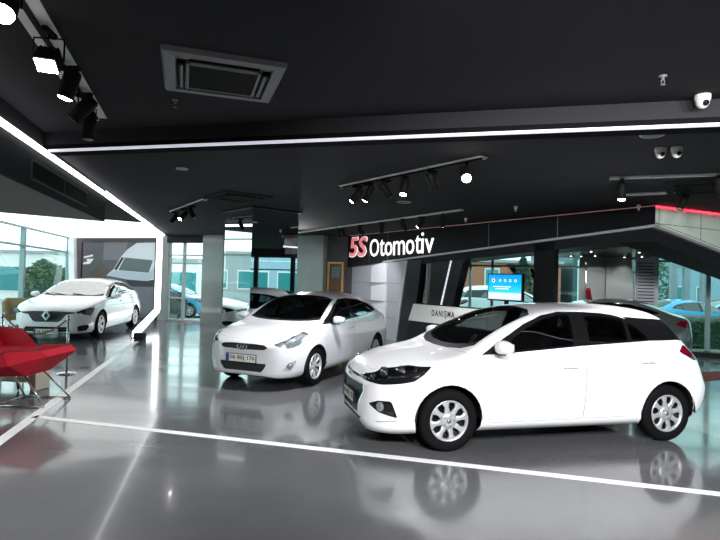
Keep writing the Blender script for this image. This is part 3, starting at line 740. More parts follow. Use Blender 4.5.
    sp['front_cuts'] = [('grille', rounded([(-.60, .655), (-.30, .675), (.30, .675), (.60, .655), (.58, .635), (.40, .60), (.31, .47), (.24, .435), (-.24, .435), (-.31, .47), (-.40, .60), (-.58, .635)], .015, 2)),
                        ('lower_grille', rounded([(-.46, .325), (.46, .325), (.52, .22), (.44, .19), (-.44, .19), (-.52, .22)], .015, 2))]
    sp['side_cuts'] = [('headlight', rounded([(.83, .665), (.72, .715), (.52, .755), (.36, .775), (.42, .70), (.50, .60), (.58, .565), (.70, .60), (.82, .635)], .02, 2)),
                       ('fog_lamp', rounded([(.82, .335), (.74, .36), (.60, .355), (.56, .30), (.62, .225), (.80, .225)], .015, 2)),
                       ('tail_lamp', rounded([(-3.15, .90), (-3.3, .98), (-3.8, .95), (-3.8, .82), (-3.4, .82)], .02, 2))]
    sp['fog_bulb'] = (.70, .64, .285, .04)
    sp['bowl'] = M['black_gloss']
    sp['bulbs'] = [(.66, .62, .665, .05), (.54, .72, .68, .045)]
    sp['drl'] = [(.80, .55, .625), (.70, .68, .60), (.60, .775, .575), (.53, .81, .60), (.49, .825, .65)]
    sp['slats'] = [(.61, .33, .915), (.57, .31, .916), (.53, .29, .918), (.49, .26, .918)]
    sp['handles'] = [(-1.38, .86), (-2.42, .91)]
    sp['mirror'] = (-.68, .90, 1.01, .20, .13)
    sp['cabin'] = (-2.9, -.55); sp['lining'] = (-3.2, -.6); sp['wiper'] = (-.47, .05, 1.015)
    sp['trims'] = [([(.55, -.84, .205), (.80, -.60, .20), (.905, -.3, .20), (.925, 0, .20), (.905, .3, .20), (.80, .60, .20), (.55, .84, .205)], .012, 'bumper_trim', 'white_paint')]
    sp['screen_mat'] = 'bright_screen'
    sp['extras'] = [diamond_badge(.93, .585, .25), front_plate('06 BEP 360', .935, -.26, .165)]
    return sp

# ------------------------------------------------------------------ the showroom
M['ceil'] = mat('matt_charcoal_ceiling', (.022, .022, .024), .9, spec=.25, noise=(.6, .06))
M['ceil_soft'] = mat('grey_soffit', (.22, .22, .22), .8)
M['black_wall'] = mat('black_lacquer_panel', (.006, .006, .007), .22, spec=.15)
M['fascia'] = mat('black_fascia_panel', (.007, .007, .009), .4, spec=.15)
M['dark_wall'] = mat('dark_grey_wall', (.05, .05, .053), .7)
M['grey_wall'] = mat('grey_wall', (.22, .23, .23), .6)
M['grey_glass_panel'] = mat('grey_glazed_cladding', (.24, .28, .26), .14, noise=(2., .12))
M['dim_cladding'] = mat('dim_green_grey_cladding', (.13, .16, .14), .3)
M['grey_panel'] = mat('grey_laminate', (.36, .37, .40), .4)
M['white_panel'] = mat('white_laminate', (.85, .84, .88), .4)
M['counter'] = mat('grey_counter_front', (.74, .75, .73), .5)
M['pale_panel'] = mat('pale_green_glazed_panel', (.70, .80, .68), .25)
M['trim_grey'] = mat('light_metal_trim', (.40, .41, .42), .35, metal=.3)
M['frame_teal'] = mat('window_metal', (.24, .35, .35), .4, metal=.2)
M['frame_grey'] = mat('window_metal_grey', (.33, .35, .35), .4, metal=.2)
M['frame_dark'] = mat('dark_frame', (.03, .032, .034), .4)
M['mirror'] = mat('mirror', (.80, .84, .83), .01, metal=1.)
M['pane'] = glass('teal_window_pane', (.84, .96, .95), .05, 0., .30)
M['pane_dim'] = glass('darker_teal_window_pane', (.60, .77, .75), .06, 0., .3)
M['pane_mid'] = glass('grey_teal_window_pane', (.66, .85, .84), .05, 0., .3)
M['pane_dark'] = glass('dim_window_pane', (.25, .33, .32), .08)
M['led'] = emis('white_led', (.95, .97, 1.), 4.)
M['led_soft'] = emis('cool_led', (.82, .84, 1.), .6)
M['stretch'] = emis('luminous_white_ceiling', (1., .99, .98), 1.2)
M['red_led'] = emis('red_led', (1., .01, .03), 9.)
M['red_led_dim'] = emis('dim_red_led', (.5, .0, .02), .2)
M['lens_soft'] = emis('small_downlight_lens', (1., .98, .95), 6.)
M['lens_on'] = emis('lit_spot_lens', (1., .98, .95), 45.)
M['floor_line'] = mat('white_floor_inlay', (.93, .93, .93), .35)
M['red_inlay'] = mat('red_brown_floor_inlay', (.30, .055, .035), .7, spec=.1)
M['wood'] = mat('light_oak', (.55, .34, .14), .5, noise=(14, .25))
M['wood_dark'] = mat('brown_wood', (.13, .06, .03), .5)
M['ac'] = mat('grey_ac_panel', (.20, .205, .21), .5)
M['ac_dark'] = mat('ac_grille', (.006, .006, .006), .7, spec=.1)
M['track_white'] = mat('pale_track_plate', (.93, .93, .92), .5)
M['spot_black'] = mat('black_spot_housing', (.006, .006, .006), .6, spec=.12)
M['off_white'] = mat('off_white_plastic', (.70, .70, .68), .4)

def floor_mat():
    m = bpy.data.materials.new('polished_grey_floor'); m.use_nodes = True; nt = m.node_tree; b = nt.nodes['Principled BSDF']
    tc = nt.nodes.new('ShaderNodeTexCoord')
    n = nt.nodes.new('ShaderNodeTexNoise'); n.inputs['Scale'].default_value = .55; n.inputs['Detail'].default_value = 5; n.inputs['Roughness'].default_value = .6
    nt.links.new(tc.outputs['Object'], n.inputs['Vector'])
    cr = nt.nodes.new('ShaderNodeValToRGB'); e = cr.color_ramp.elements
    e[0].position = .3; e[0].color = (.098, .098, .103, 1); e[1].position = .7; e[1].color = (.135, .135, .14, 1)
    nt.links.new(n.outputs['Fac'], cr.inputs[0]); nt.links.new(cr.outputs[0], b.inputs['Base Color'])
    n2 = nt.nodes.new('ShaderNodeTexNoise'); n2.inputs['Scale'].default_value = 1.1; n2.inputs['Detail'].default_value = 2
    mp = nt.nodes.new('ShaderNodeMapping'); mp.inputs['Scale'].default_value = (.5, 1.4, 1); nt.links.new(tc.outputs['Object'], mp.inputs[0]); nt.links.new(mp.outputs[0], n2.inputs['Vector'])
    mr = nt.nodes.new('ShaderNodeMapRange'); mr.inputs['From Min'].default_value = .3; mr.inputs['From Max'].default_value = .75; mr.inputs['To Min'].default_value = .10; mr.inputs['To Max'].default_value = .22
    nt.links.new(n2.outputs['Fac'], mr.inputs[0]); nt.links.new(mr.outputs[0], b.inputs['Roughness'])
    n3 = nt.nodes.new('ShaderNodeTexNoise'); n3.inputs['Scale'].default_value = 2.2; n3.inputs['Detail'].default_value = 1
    bp = nt.nodes.new('ShaderNodeBump'); bp.inputs['Strength'].default_value = .10; bp.inputs['Distance'].default_value = .02
    nt.links.new(mp.outputs[0], n3.inputs['Vector']); nt.links.new(n3.outputs['Fac'], bp.inputs['Height']); nt.links.new(bp.outputs[0], b.inputs['Normal'])
    b.inputs['Specular IOR Level'].default_value = .5; b.inputs['Coat Weight'].default_value = .25; b.inputs['Coat Roughness'].default_value = .05
    return m
M['floor'] = floor_mat()

flat = lambda a, b, d: Vector((a, b, d))
def slab(name, poly, z0, z1, m, label=None):
    bm = B(); prism(bm, poly, z0, z1, flat); fixn(bm); return struct(link(name, bm, m), label)

PX = lambda y: -6.72 + .2512 * (18.2 - y)            # plan line of the tall white portal
BY = lambda x: 6.15 - .2577 * (x + 3.56)             # plan line of the lit beam
WX0, WY0, WDX, WDY = -11.2, 21.5, .9373, -.3484      # the glazed back wall
WY = lambda x: WY0 + (x - WX0) * WDY / WDX
GX = lambda y: -9.91 - .2286 * (y - 14.78)           # the glazed side wall

slab('floor', [(-6., -4.2), (13.2, -4.2), (13.2, WY(13.2) + .1), (-11.25, 21.62), (GX(6.4) - .1, 6.3)], -.12, 0, M['floor'])
slab('ceiling', [(PX(6.0), BY(PX(6.0)) + .0), (13.2, BY(13.2)), (13.2, WY(13.2) + .1), (-7.2, WY(-7.2)), (PX(18.8), 18.8)], 3.12, 3.45, M['ceil'])
slab('ceiling.001', [(-6., -4.2), (13.2, -4.2), (13.2, BY(13.2)), (PX(6.0), BY(PX(6.0))), (-6., 6.8)], 3.27, 3.45, M['ceil'])
# dropped bulkhead beside the portal
slab('ceiling.002', [(PX(9.4), 9.4), (-8.1, 6.3), (-6.1, -4.1), (PX(-4.1) - .06, -4.1)], 2.575, 3.26, M['ceil_soft'])
bm = B(); fn = frame(PX(9.4), 9.4, 0, .2437, -.9698)
prism(bm, [(0, 2.575), (13.6, 2.575), (13.6, 3.27), (0, 3.27)], -.03, -.002, fn); fixn(bm)
struct(link('trim_1', bm, M['ceil']))
# luminous ceiling over the side bay
o = slab('ceiling.003', [(PX(14.4) - .08, 14.4), (PX(18.6) - .08, 18.6), (-7.35, 20.0), (-11.28, 21.5), (GX(11.9) + .02, 11.9)], 3.05, 3.12, M['stretch'])
slab('ceiling.005', [(PX(9.4) - .02, 9.42), (PX(14.4) - .02, 14.38), (GX(11.9) + .02, 11.88), (GX(6.5) + .02, 6.5)], 3.05, 3.14, M['ceil'])
# beam across the room
bm = B(); fn = frame(PX(6.1), BY(PX(6.1)), 0, .9683, -.2495)
prism(bm, [(0, 3.045), (17.3, 3.045), (17.3, 3.27), (0, 3.27)], -.22, 0, fn); fixn(bm); struct(link('trim_2', bm, mat('matt_black_beam', (.006, .006, .0065), .9, spec=.06)))
# floor inlays
def strip(name, p, q, w, m, z=.003):
    d = Vector((q[0] - p[0], q[1] - p[1])).normalized(); n = Vector((-d.y, d.x)) * w / 2
    return slab(name, [(p[0] + n.x, p[1] + n.y), (q[0] + n.x, q[1] + n.y), (q[0] - n.x, q[1] - n.y), (p[0] - n.x, p[1] - n.y)], 0.0004, z, m)
strip('trim_3', (PX(6.25) + .02, 6.24), (13.0, 6.18 - .2609 * 16.63), .10, M['floor_line'])
strip('trim_4', (-5.50, 13.45), (PX(-4.0), -4.0), .115, M['floor_line'])
strip('trim_5', (5.0, 9.75), (9.5, 11.78), .75, M['red_inlay'])

# LED portal: run under the bulkhead, upright and slanted foot
def led_run(name, label, pts, w, h, m, cat='light strip'):
    t = thing(name, label, cat, (0, 0, 0))
    for i, (p, q) in enumerate(zip(pts, pts[1:])):
        p, q = Vector(p), Vector(q); d = (q - p).normalized(); bm = B()
        side = d.cross(Vector((0, 0, 1))).normalized() if abs(d.z) < .9 else Vector((.9698, .2437, 0))
        up = side.cross(d).normalized()
        for s0, s1, mi in ((-.5, .5, 0),):
            c = [p + side * w * a + up * h * b for a, b in ((-.5, -.5), (.5, -.5), (.5, .5), (-.5, .5))]
            e = [v + (q - p) for v in c]
            A = [bm.verts.new(v) for v in c]; E_ = [bm.verts.new(v) for v in e]
            bm.faces.new(A[::-1]); bm.faces.new(E_)
            for k in range(4): bm.faces.new((A[k], A[(k + 1) % 4], E_[(k + 1) % 4], E_[k]))
        fixn(bm); link('diffuser', bm, m, t)
    return t
xp = lambda y: PX(y) + .05
pt = led_run('led_portal', 'tall white light strip framing the side bay, from ceiling down a slanted foot', [(xp(-4.0), -4.0, 3.03), (xp(18.40), 18.40, 3.03)], .055, .05, M['led'])
bm = B(); fn = frame(xp(18.45), 18.45, 0, .9683, -.2495)
prism(bm, [(-.24, .48), (-.09, .48), (-.09, 3.045), (-.24, 3.045)], -.06, .06, fn); fixn(bm); link('upright', bm, M['led'], pt)
bm = B(); A, E_ = (xp(18.45), 18.40, .47), (xp(14.2) - .05, 14.15, .10); w = .07
vs = []
for P in (A, E_):
    for a, b_ in ((-w - .12, -.07), (w - .12, -.07), (w - .12, .07), (-w - .12, .07)): vs.append(bm.verts.new((P[0] + a, P[1], P[2] + b_)))
for k in range(4): bm.faces.new((vs[k], vs[(k + 1) % 4], vs[4 + (k + 1) % 4], vs[4 + k]))
bm.faces.new(vs[:4]); bm.faces.new(vs[4:]); fixn(bm); link('slanted_foot', bm, M['led'], pt)
bm = B(); rbox(bm, xp(13.9) - .14, xp(13.9) + .10, 13.8, 14.05, 0.004, .17, .01, 1); link('foot_box', bm, M['black_matt'], pt)

led = led_run('led_beam_strip', 'long thin white light strip along the bottom of the black ceiling beam', [(PX(6.1) + .1, BY(PX(6.1) + .1) - .03, 3.045), (13.0, BY(13.0) - .03, 3.047)], .03, .026, M['led_soft'])

# ------------- walls
def wallbox(bm, s0, s1, z0, z1, d0=-.2, d1=0., mi=0):
    fn = frame(WX0, WY0, 0, WDX, WDY); prism(bm, [(s0, z0), (s1, z0), (s1, z1), (s0, z1)], d0, d1, fn, mi)
S = lambda x: (x - WX0) / WDX
bm = B()
wallbox(bm, -.2, 26., 2.98, 3.5)                               # band over everything
for a, b in ((-.2, S(-7.10)), (S(-5.30), S(-4.5)), (S(-2.15), S(-1.05)), (S(-.50), S(1.2)), (S(6.2), S(7.28)), (S(7.46), S(7.56))): wallbox(bm, a, b, 0, 2.98)
wallbox(bm, S(-1.05), S(-.50), 2.26, 2.98)
wallbox(bm, S(5.15), S(6.2), 2.50, 2.98); wallbox(bm, S(7.28), S(7.46), 2.5, 2.98)
fixn(bm); struct(link('wall_back', bm, M['dark_wall']))
bm = B(); fn = frame(-6.1, -4.1, 0, 13.2 + 6.1, 0); prism(bm, [(0, 0), (19.3, 0), (19.3, 3.5), (0, 3.5)], 0, .15, fn); fixn(bm); struct(link('wall_front', bm, M['grey_wall']))
bm = B()
for y0, y1, z0, z1 in ((-4.1, 3.2, 0, 3.5), (3.2, WY(13.2), 2.75, 3.5), (11.4, WY(13.2), 0, 2.75)): box(bm, 13.0, 13.2, y0, y1, z0, z1)
struct(link('wall_right', bm, M['dark_wall']))
bm = B(); fn = frame(-8.05, 6.4, 0, 2.0, -10.5); prism(bm, [(0, 0), (10.7, 0), (10.7, 3.5), (0, 3.5)], 0, .15, fn); fixn(bm); struct(link('wall_left', bm, M['grey_wall']))
# grey jamb beside the portal and cladding of the back wall
bm = B(); wallbox(bm, S(-7.42), S(-7.02), 0, 3.1, 0, .10); fixn(bm); struct(link('trim_6', bm, M['grey_wall']))
# pale glazed columns
def column(name, s0, s1, d, m, seams=(), slant=0.):
    t = bpy.data.objects.new(name, None); C.objects.link(t); struct(t)
    fn = frame(WX0, WY0, 0, WDX, WDY)
    bm = B(); prism(bm, [(s0, 0), (s1 + slant, 0), (s1, 3.11), (s0, 3.11)], 0, d, fn); fixn(bm); link('cladding', bm, m, t)
    bm = B()
    for z in seams: prism(bm, [(s0 + .01, z), (s1 - .01, z), (s1 - .01, z + .007), (s0 + .01, z + .007)], d, d + .002, fn)
    if seams: fixn(bm); link('panel_joint', bm, M['grey_wall'], t)
    return t
column('wall_column', S(-5.31), S(-4.52), .55, M['grey_glass_panel'], (.55, 1.1, 1.65, 2.2, 2.75))
column('wall_column.001', S(-2.17), S(-1.10), .30, M['grey_glass_panel'], (.9, 1.8, 2.7))
column('wall_column.002', S(6.12), S(6.76), .10, M['dim_cladding'])
column('wall_column.003', S(6.74), S(7.28), .28, M['dim_cladding'], (), .18)
t = column('wall_column.004', S(7.46), S(7.86), .12, M['grey_panel'])
bm = B(); fn = frame(WX0, WY0, 0, WDX, WDY)
for k in range(20):
    z = .9 + k * .085
    if z < 2.35: prism(bm, [(S(7.48), z), (S(7.84), z), (S(7.84), z + .03), (S(7.48), z + .03)], .12, .135, fn)
fixn(bm); link('louvre', bm, M['dark_wall'], t)

# windows
def window(n, fn, s0, s1, z0, z1, verts, horis, m_frame, pane=None, fw=.07, dim=()):
    t = bpy.data.objects.new('window_%d' % n, None); C.objects.link(t); struct(t)
    bm = B(); prism(bm, [(s0, z0), (s1, z0), (s1, z1), (s0, z1)], -.012, 0, fn); fixn(bm); link('pane', bm, pane or M['pane'], t)
    for s in [s0, s1] + list(verts):
        bm = B(); prism(bm, [(s - fw / 2, z0), (s + fw / 2, z0), (s + fw / 2, z1), (s - fw / 2, z1)], -.07, .06, fn); fixn(bm); link('mullion', bm, m_frame, t)
    for z in [z0 + .03, z1 - .03] + list(horis):
        bm = B(); prism(bm, [(s0, z - .028), (s1, z - .028), (s1, z + .028), (s0, z + .028)], -.06, .05, fn); fixn(bm); link('transom', bm, m_frame, t)
    return t
fw_ = frame(WX0, WY0, -.0, WDX, WDY)
window(1, fw_, S(-7.06), S(-5.33), .02, 2.96, [S(-6.42)], [2.42, 2.12, .85], M['frame_grey'])
window(2, fw_, S(-4.5), S(-2.15), .02, 2.96, [S(-4.0), S(-3.1)], [2.4], M['frame_grey'])
window(3, fw_, S(1.2), S(6.2), .02, 2.97, [S(2.62), S(3.3), S(3.9), S(5.3)], [2.22], M['frame_teal'], M['pane_mid'])
window(7, fw_, S(7.30), S(7.44), .02, 2.5, [], [2.1], M['frame_grey'], fw=.03)
window(4, fw_, S(7.9), S(13.0), .02, 2.97, [S(9.02), S(10.3), S(11.6)], [2.42, 1.0], M['frame_teal'], M['pane_dim'], fw=.10)
fg_ = frame(GX(20.95), 20.95, 0, .2229, -.9748)
window(5, fg_, 0.05, 14.9, .02, 3.04, [4.62, 9.2, 12.], [2.45], M['frame_teal'], fw=.13)
fr_ = frame(13.1, 11.4, 0, 0, -1)
window(6, fr_, 0.0, 8.2, .02, 2.75, [2.1, 4.2, 6.1], [2.1], M['frame_dark'], fw=.22)
# black base along the far right window, head box over the small window
bm = B(); wallbox(bm, S(8.55), S(13.0), 0.0, .12, .06, .5); fixn(bm); struct(link('baseboard_back', bm, M['black_matt']))
bm = B(); wallbox(bm, S(-7.03), S(-5.34), 2.86, 3.10, .0, .2); fixn(bm); struct(link('trim_7', bm, M['black_matt']))
# white slanted post at the glazed corner
bm = B(); vs = []
for z, x, y in ((0, -10.85, 20.62), (3.04, -11.16, 20.85)):
    for a, b in ((-.11, -.1), (.11, -.1), (.11, .1), (-.11, .1)): vs.append(bm.verts.new((x + a, y + b, z)))
for k in range(4): bm.faces.new((vs[k], vs[(k + 1) % 4], vs[4 + (k + 1) % 4], vs[4 + k]))
bm.faces.new(vs[:4][::-1]); bm.faces.new(vs[4:]); fixn(bm); struct(link('trim_8', bm, M['white_panel']))

# mirrored column with its black collar
A, Bc, Dd = Vector((-2.21, 10.92, 0)), Vector((-2.21 + .764 * 1.115, 10.92 + .645 * 1.115, 0)), Vector((-2.21 - .645 * 1.2, 10.92 + .764 * 1.2, 0))
pl = [A, Bc, Bc + Dd - A, Dd]
bm = B(); prism(bm, [(p.x, p.y) for p in pl], 0, 3.12, flat); fixn(bm)
mc = struct(link('wall_column.005', bm, M['mirror']))
cen = (Bc + Dd) / 2
bm = B(); prism(bm, [tuple((cen + (p - cen) * 1.10).xy) for p in pl], 3.085, 3.12, flat); fixn(bm); link('collar', bm, M['black_matt'], mc)

# door in the back wall
d = bpy.data.objects.new('door_1', None); C.objects.link(d); struct(d)
fn = fw_; s0, s1 = S(-1.05), S(-.52)
for a, b, c, e in ((s0, s0 + .06, 0, 2.26), (s1 - .06, s1, 0, 2.26), (s0 + .06, s1 - .06, 2.2, 2.26)):
    bm = B(); prism(bm, [(a, c), (b, c), (b, e), (a, e)], -.08, .06, fn); fixn(bm); link('door_frame', bm, M['wood'], d)
bm = B(); prism(bm, [(s0 + .06, .02), (s1 - .06, .02), (s1 - .06, 2.2), (s0 + .06, 2.2)], -.05, -.01, fn); fixn(bm); link('door_leaf', bm, M['wood_dark'], d)
bm = B(); prism(bm, [(s0 + .14, 1.75), (s1 - .14, 1.75), (s1 - .14, 2.1), (s0 + .14, 2.1)], -.009, .0, fn); fixn(bm); link('door_glass', bm, M['black_gloss'], d)
bm = B(); tube(bm, [fn(s1 - .1, 1.05, -.01), fn(s1 - .1, 1.05, .05), fn(s1 - .2, 1.05, .05)], .01, 6); link('door_handle', bm, M['chrome'], d)

# ------------- reception canopy
F0, F1, F2 = (-.52, 17.65), (5.05, 9.28), (6.66, 10.01)
ff = frame(F0[0], F0[1], 0, 5.57, -8.37); LF = 10.053
bot = lambda s: 2.085 + .0652 * s
def fpan(name, poly, d0, d1, m, fn=ff, parent=None):
    bm = B(); prism(bm, poly, d0, d1, fn); fixn(bm); return link(name, bm, m, parent)
w = bpy.data.objects.new('wall_fascia', None); C.objects.link(w); struct(w)
fpan('fascia_panel', [(0, bot(0)), (LF, bot(LF)), (LF, 3.12), (0, 3.12)], -.12, 0, M['fascia'], ff, w)
fpan('edge_trim', [(2.15, bot(2.15) - .005), (LF, bot(LF) - .005), (LF + .03, bot(LF) + .045), (2.15, bot(2.15) + .04)], -.12, .02, M['trim_grey'], ff, w)
for s in (1.42, 2.35, 3.95, 6.25, 8.1): fpan('panel_joint', [(s, bot(s) + .05), (s + .012, bot(s) + .05), (s + .012, 3.08), (s, 3.08)], 0, .002, M['ac'], ff, w)
fpan('soffit', [(2.2, bot(2.2) - .16), (LF - .1, bot(LF) - .2), (LF - .1, bot(LF)), (2.2, bot(2.2))], -.85, -.06, M['black_matt'], ff, w)
f2 = frame(F1[0], F1[1], 0, F2[0] - F1[0], F2[1] - F1[1]); b2 = lambda a: 2.74 - .198 * a
fpan('pale_panel', [(.02, b2(0)), (4.2, b2(4.2)), (4.2, 3.12), (.02, 3.12)], -.12, 0, M['pale_panel'], f2, w)
fpan('edge_trim', [(-.02, b2(0) - .005), (4.2, b2(4.2) - .005), (4.2, b2(4.2) + .04), (-.02, b2(0) + .045)], -.12, .02, M['trim_grey'], f2, w)
fpan('edge_bead', [(.02, b2(0) + .075), (4.2, b2(4.2) + .08), (4.2, b2(4.2) + .088), (.02, b2(0) + .083)], 0, .003, M['dark_wall'], f2, w)
fpan('panel_joint', [(.02, 2.80), (4.2, 2.78), (4.2, 2.788), (.02, 2.808)], 0, .003, M['dark_wall'], f2, w)
for a in (.10, 1.22, 2.4): fpan('panel_joint', [(a, b2(a) + .08), (a + .01, b2(a) + .08), (a + .01, 3.08), (a, 3.08)], 0, .003, M['dark_wall'], f2, w)
fpan('soffit', [(.0, b2(0) - .24), (4.2, b2(4.2) - .24), (4.2, b2(4.2)), (0, b2(0))], -.75, -.06, M['black_matt'], f2, w)
bm = B(); prism(bm, [(.6, 17.0), (2.0, 14.6), (4.1, 11.35), (5.0, 15.4)], 2.78, 2.86, flat); fixn(bm); struct(link('ceiling.004', bm, M['black_wall']))
bm = B(); prism(bm, [(4.12, 11.35), (4.9, 10.25), (6.2, 10.8), (7.7, 14.25), (5.02, 15.3)], 2.50, 2.58, flat); fixn(bm); struct(link('ceiling.006', bm, M['black_wall']))
o = fpan('led_red_strip', [(0.02, 3.09), (4.2, 3.09), (4.2, 3.105), (.02, 3.105)], .003, .014, M['red_led'], f2); tag(o, 'glowing red light strip along the top of the pale canopy panel', 'light strip')
o = fpan('led_red_strip', [(0.3, 3.10), (LF, 3.10), (LF, 3.115), (.3, 3.115)], .003, .012, M['red_led_dim'], ff); tag(o, 'thin dim red light strip along the top of the black sign fascia', 'light strip')
# cladding under the fascia: grey, white and slanted grey
t = bpy.data.objects.new('wall_cladding', None); C.objects.link(t); struct(t)
fpan('grey_cladding', [(.1, 0), (1.40, 0), (1.40, 2.18), (.1, 2.1)], -.25, -.10, M['grey_panel'], ff, t)
bm = B()
pp = [ff(1.38, 0, -.12), ff(2.35, 0, .02), ff(2.35, 0, -.3), ff(1.38, 0, -.3)]
prism(bm, [(p.x, p.y) for p in pp], 0, 2.22, flat); fixn(bm); link('white_cladding', bm, M['white_panel'], t)
fpan('grey_cladding', [(2.35, 0), (2.80, 0), (3.20, 2.27), (2.35, 2.22)], -.30, -.02, M['grey_panel'], ff, t)
for z in (.62, 1.08, 1.62):
    fpan('panel_joint', [(.1, z), (1.37, z), (1.37, z + .015), (.1, z + .015)], -.10, -.095, M['seam'], ff, t)
    fpan('panel_joint', [(2.36, z), (2.7 + .17 * z, z), (2.7 + .17 * z, z + .015), (2.36, z + .015)], -.02, -.015, M['seam'], ff, t)
    fpan('panel_joint', [(1.40, z), (2.34, z), (2.34, z + .015), (1.40, z + .015)], -.10, .026, M['seam'], ff, t) if z > .7 else None
fpan('edge_trim', [(2.80, 0), (2.86, 0), (3.26, 2.27), (3.20, 2.27)], -.30, .0, M['trim_grey'], ff, t)
# black slanted portal legs
t = bpy.data.objects.new('wall_portal', None); C.objects.link(t); struct(t)
fpan('slanted_leg', [(2.88, 0), (3.5, 0), (3.86, 2.28), (3.28, 2.28)], -.3, -.03, M['black_wall'], ff, t)
fpan('black_panel', [(4.02, 0), (4.72, 0), (5.44, 2.38), (4.24, 2.31)], -.3, -.06, M['black_wall'], ff, t)
fpan('glazing', [(3.5, 0), (4.02, 0), (4.24, 2.3), (3.86, 2.28)], -.16, -.14, M['pane_dark'], ff, t)
for a in (3.98, 4.09): fpan('glazing_bar', [(a - .02, 1.1), (a + .02, 1.1), (a + .04, 2.28), (a, 2.28)], -.14, -.10, M['grey_wall'], ff, t)
fpan('black_pillar', [(7.49, 0), (8.0, 0), (8.0, bot(8.0)), (7.49, bot(7.49))], -.2, -.06, M['black_wall'], ff, t)
o = fpan('led_slanted_strip', [(4.64, 1.12), (4.675, 1.12), (5.0, 2.24), (4.965, 2.24)], -.055, -.03, M['led_soft'], ff); tag(o, 'slanted white light strip on the black panel behind the reception counter', 'light strip')

# the sign
sg = thing('shop_sign', 'illuminated red and white lettering on the black fascia', 'sign')
M['sign_white'] = emis('sign_white', (.97, .97, 1.), 1.15)
M['sign_red'] = emis('sign_red', (.72, .008, .035), .8)
base = fmtx(F0[0], F0[1], 0, 5.57, -8.37)
tilt = Matrix.Rotation(R(1.0), 4, 'Z')
def sign_text(txt, s, z, w, h, m, d, bold, nm, ext=.03, shear=0.):
    bm = B(); t = fit_text(txt, w, h, ext, bold, shear=shear)
    join(bm, t, base @ Matrix.Translation((s, z, d)) @ tilt); return link(nm, bm, m, sg)
x = .30
for ch in '5S':
    sign_text(ch, x - .008, 2.405, .535, .64, M['sign_white'], .008, .014, 'letter_outline', .004, .12)
    sign_text(ch, x + .012, 2.418, .495, .615, M['sign_red'], .018, .022, 'letter', .004, .12)
    x += .50
x = 1.47
for ch, w_, h_, dz in (('O', .50, .53, 0), ('t', .24, .49, 0), ('o', .38, .40, 0), ('m', .56, .40, 0), ('o', .38, .40, 0), ('t', .24, .49, 0), ('i', .10, .56, 0), ('v', .38, .38, 0)):
    sign_text(ch, x, 2.405 + (x - 1.47) * math.tan(R(1.0)) + dz, w_ * .94, h_, M['sign_white'], .012, .0, 'letter', .008); x += w_ * .94 + (.05 if ch not in 't' else .025)

# reception counter
rc = thing('reception_counter', 'grey fronted reception counter on a black base under the sign', 'reception desk')
fpan('front_panel', [(3.42, .63), (7.3, .63), (7.3, 1.09), (3.62, 1.09)], -.02, .02, M['counter'], ff, rc)
fpan('base', [(4.98, 0), (5.7, 0), (5.7, .63), (4.98, .63)], -.5, -.05, M['black_matt'], ff, rc)
fpan('kick_plate', [(3.3, 0), (6.2, 0), (6.2, .63), (3.42, .63)], -.026, -.01, M['black_matt'], ff, rc)
fpan('worktop', [(3.62, 1.091), (7.4, 1.091), (7.4, 1.115), (3.62, 1.115)], -.026, .03, M['black_wall'], ff, rc)
fpan('worktop_back', [(5.2, 1.091), (7.4, 1.091), (7.4, 1.115), (5.2, 1.115)], -.45, -.027, M['black_wall'], ff, rc)
bm = B(); join(bm, fit_text('DANIŞMA', .84, .21, .002, .022, spacing=1.25), base @ Matrix.Translation((4.38, .775, .0215))); link('lettering', bm, M['ink'], rc)

# monitor on the counter
mo = thing('monitor', 'flat screen showing a bright blue and white start page, on the reception counter', 'screen')
M['scr_blue'] = bpy.data.materials.new('screen_picture'); m = M['scr_blue']; m.use_nodes = True; nt = m.node_tree; b = nt.nodes['Principled BSDF']
tc = nt.nodes.new('ShaderNodeTexCoord'); sp_ = nt.nodes.new('ShaderNodeSeparateXYZ'); cr = nt.nodes.new('ShaderNodeValToRGB'); nt.links.new(tc.outputs['Generated'], sp_.inputs[0]); nt.links.new(sp_.outputs['Z'], cr.inputs[0])
e = cr.color_ramp.elements; e[0].position = 0; e[0].color = (.75, .85, .9, 1); e[1].position = 1; e[1].color = (.0, .33, .9, 1)
for p_, c_ in ((.24, (.85, .92, .95, 1)), (.30, (.05, .75, .95, 1)), (.6, (.0, .55, .95, 1))): q = e.new(p_); q.color = c_
b.inputs['Base Color'].default_value = (.0, .0, .0, 1); nt.links.new(cr.outputs[0], b.inputs['Emission Color']); b.inputs['Emission Strength'].default_value = 1.1; b.inputs['Roughness'].default_value = .2
fpan('bezel', [(6.33, 1.31), (7.33, 1.31), (7.33, 1.92), (6.33, 1.92)], .02, .07, M['black_gloss'], ff, mo)
sc_ = fpan('screen', [(6.355, 1.345), (7.285, 1.345), (7.285, 1.895), (6.355, 1.895)], .07, .074, M['scr_blue'], ff, mo)
for i, s in enumerate((6.50, 6.69, 6.84, 6.98, 7.13)):
    bm = B(); r_ = .045 if i == 0 else .03
    prism(bm, [(s + r_ * math.cos(2 * math.pi * k / 14), 1.765 + r_ * math.sin(2 * math.pi * k / 14)) for k in range(14)], .074, .0755, ff); fixn(bm); link('icon', bm, M['sign_white'], sc_)
    bm = B(); prism(bm, [(s + .6 * r_ * math.cos(2 * math.pi * k / 14), 1.765 + .6 * r_ * math.sin(2 * math.pi * k / 14)) for k in range(14)], .0755, .0765, ff); fixn(bm); link('icon_mark', bm, M['plate_blue'], sc_)
fpan('text_bar', [(6.5, 1.62), (7.0, 1.62), (7.0, 1.635), (6.5, 1.635)], .074, .0755, M['sign_white'], ff, sc_)
fpan('text_bar', [(6.56, 1.575), (6.94, 1.575), (6.94, 1.59), (6.56, 1.59)], .074, .0755, M['sign_white'], ff, sc_)
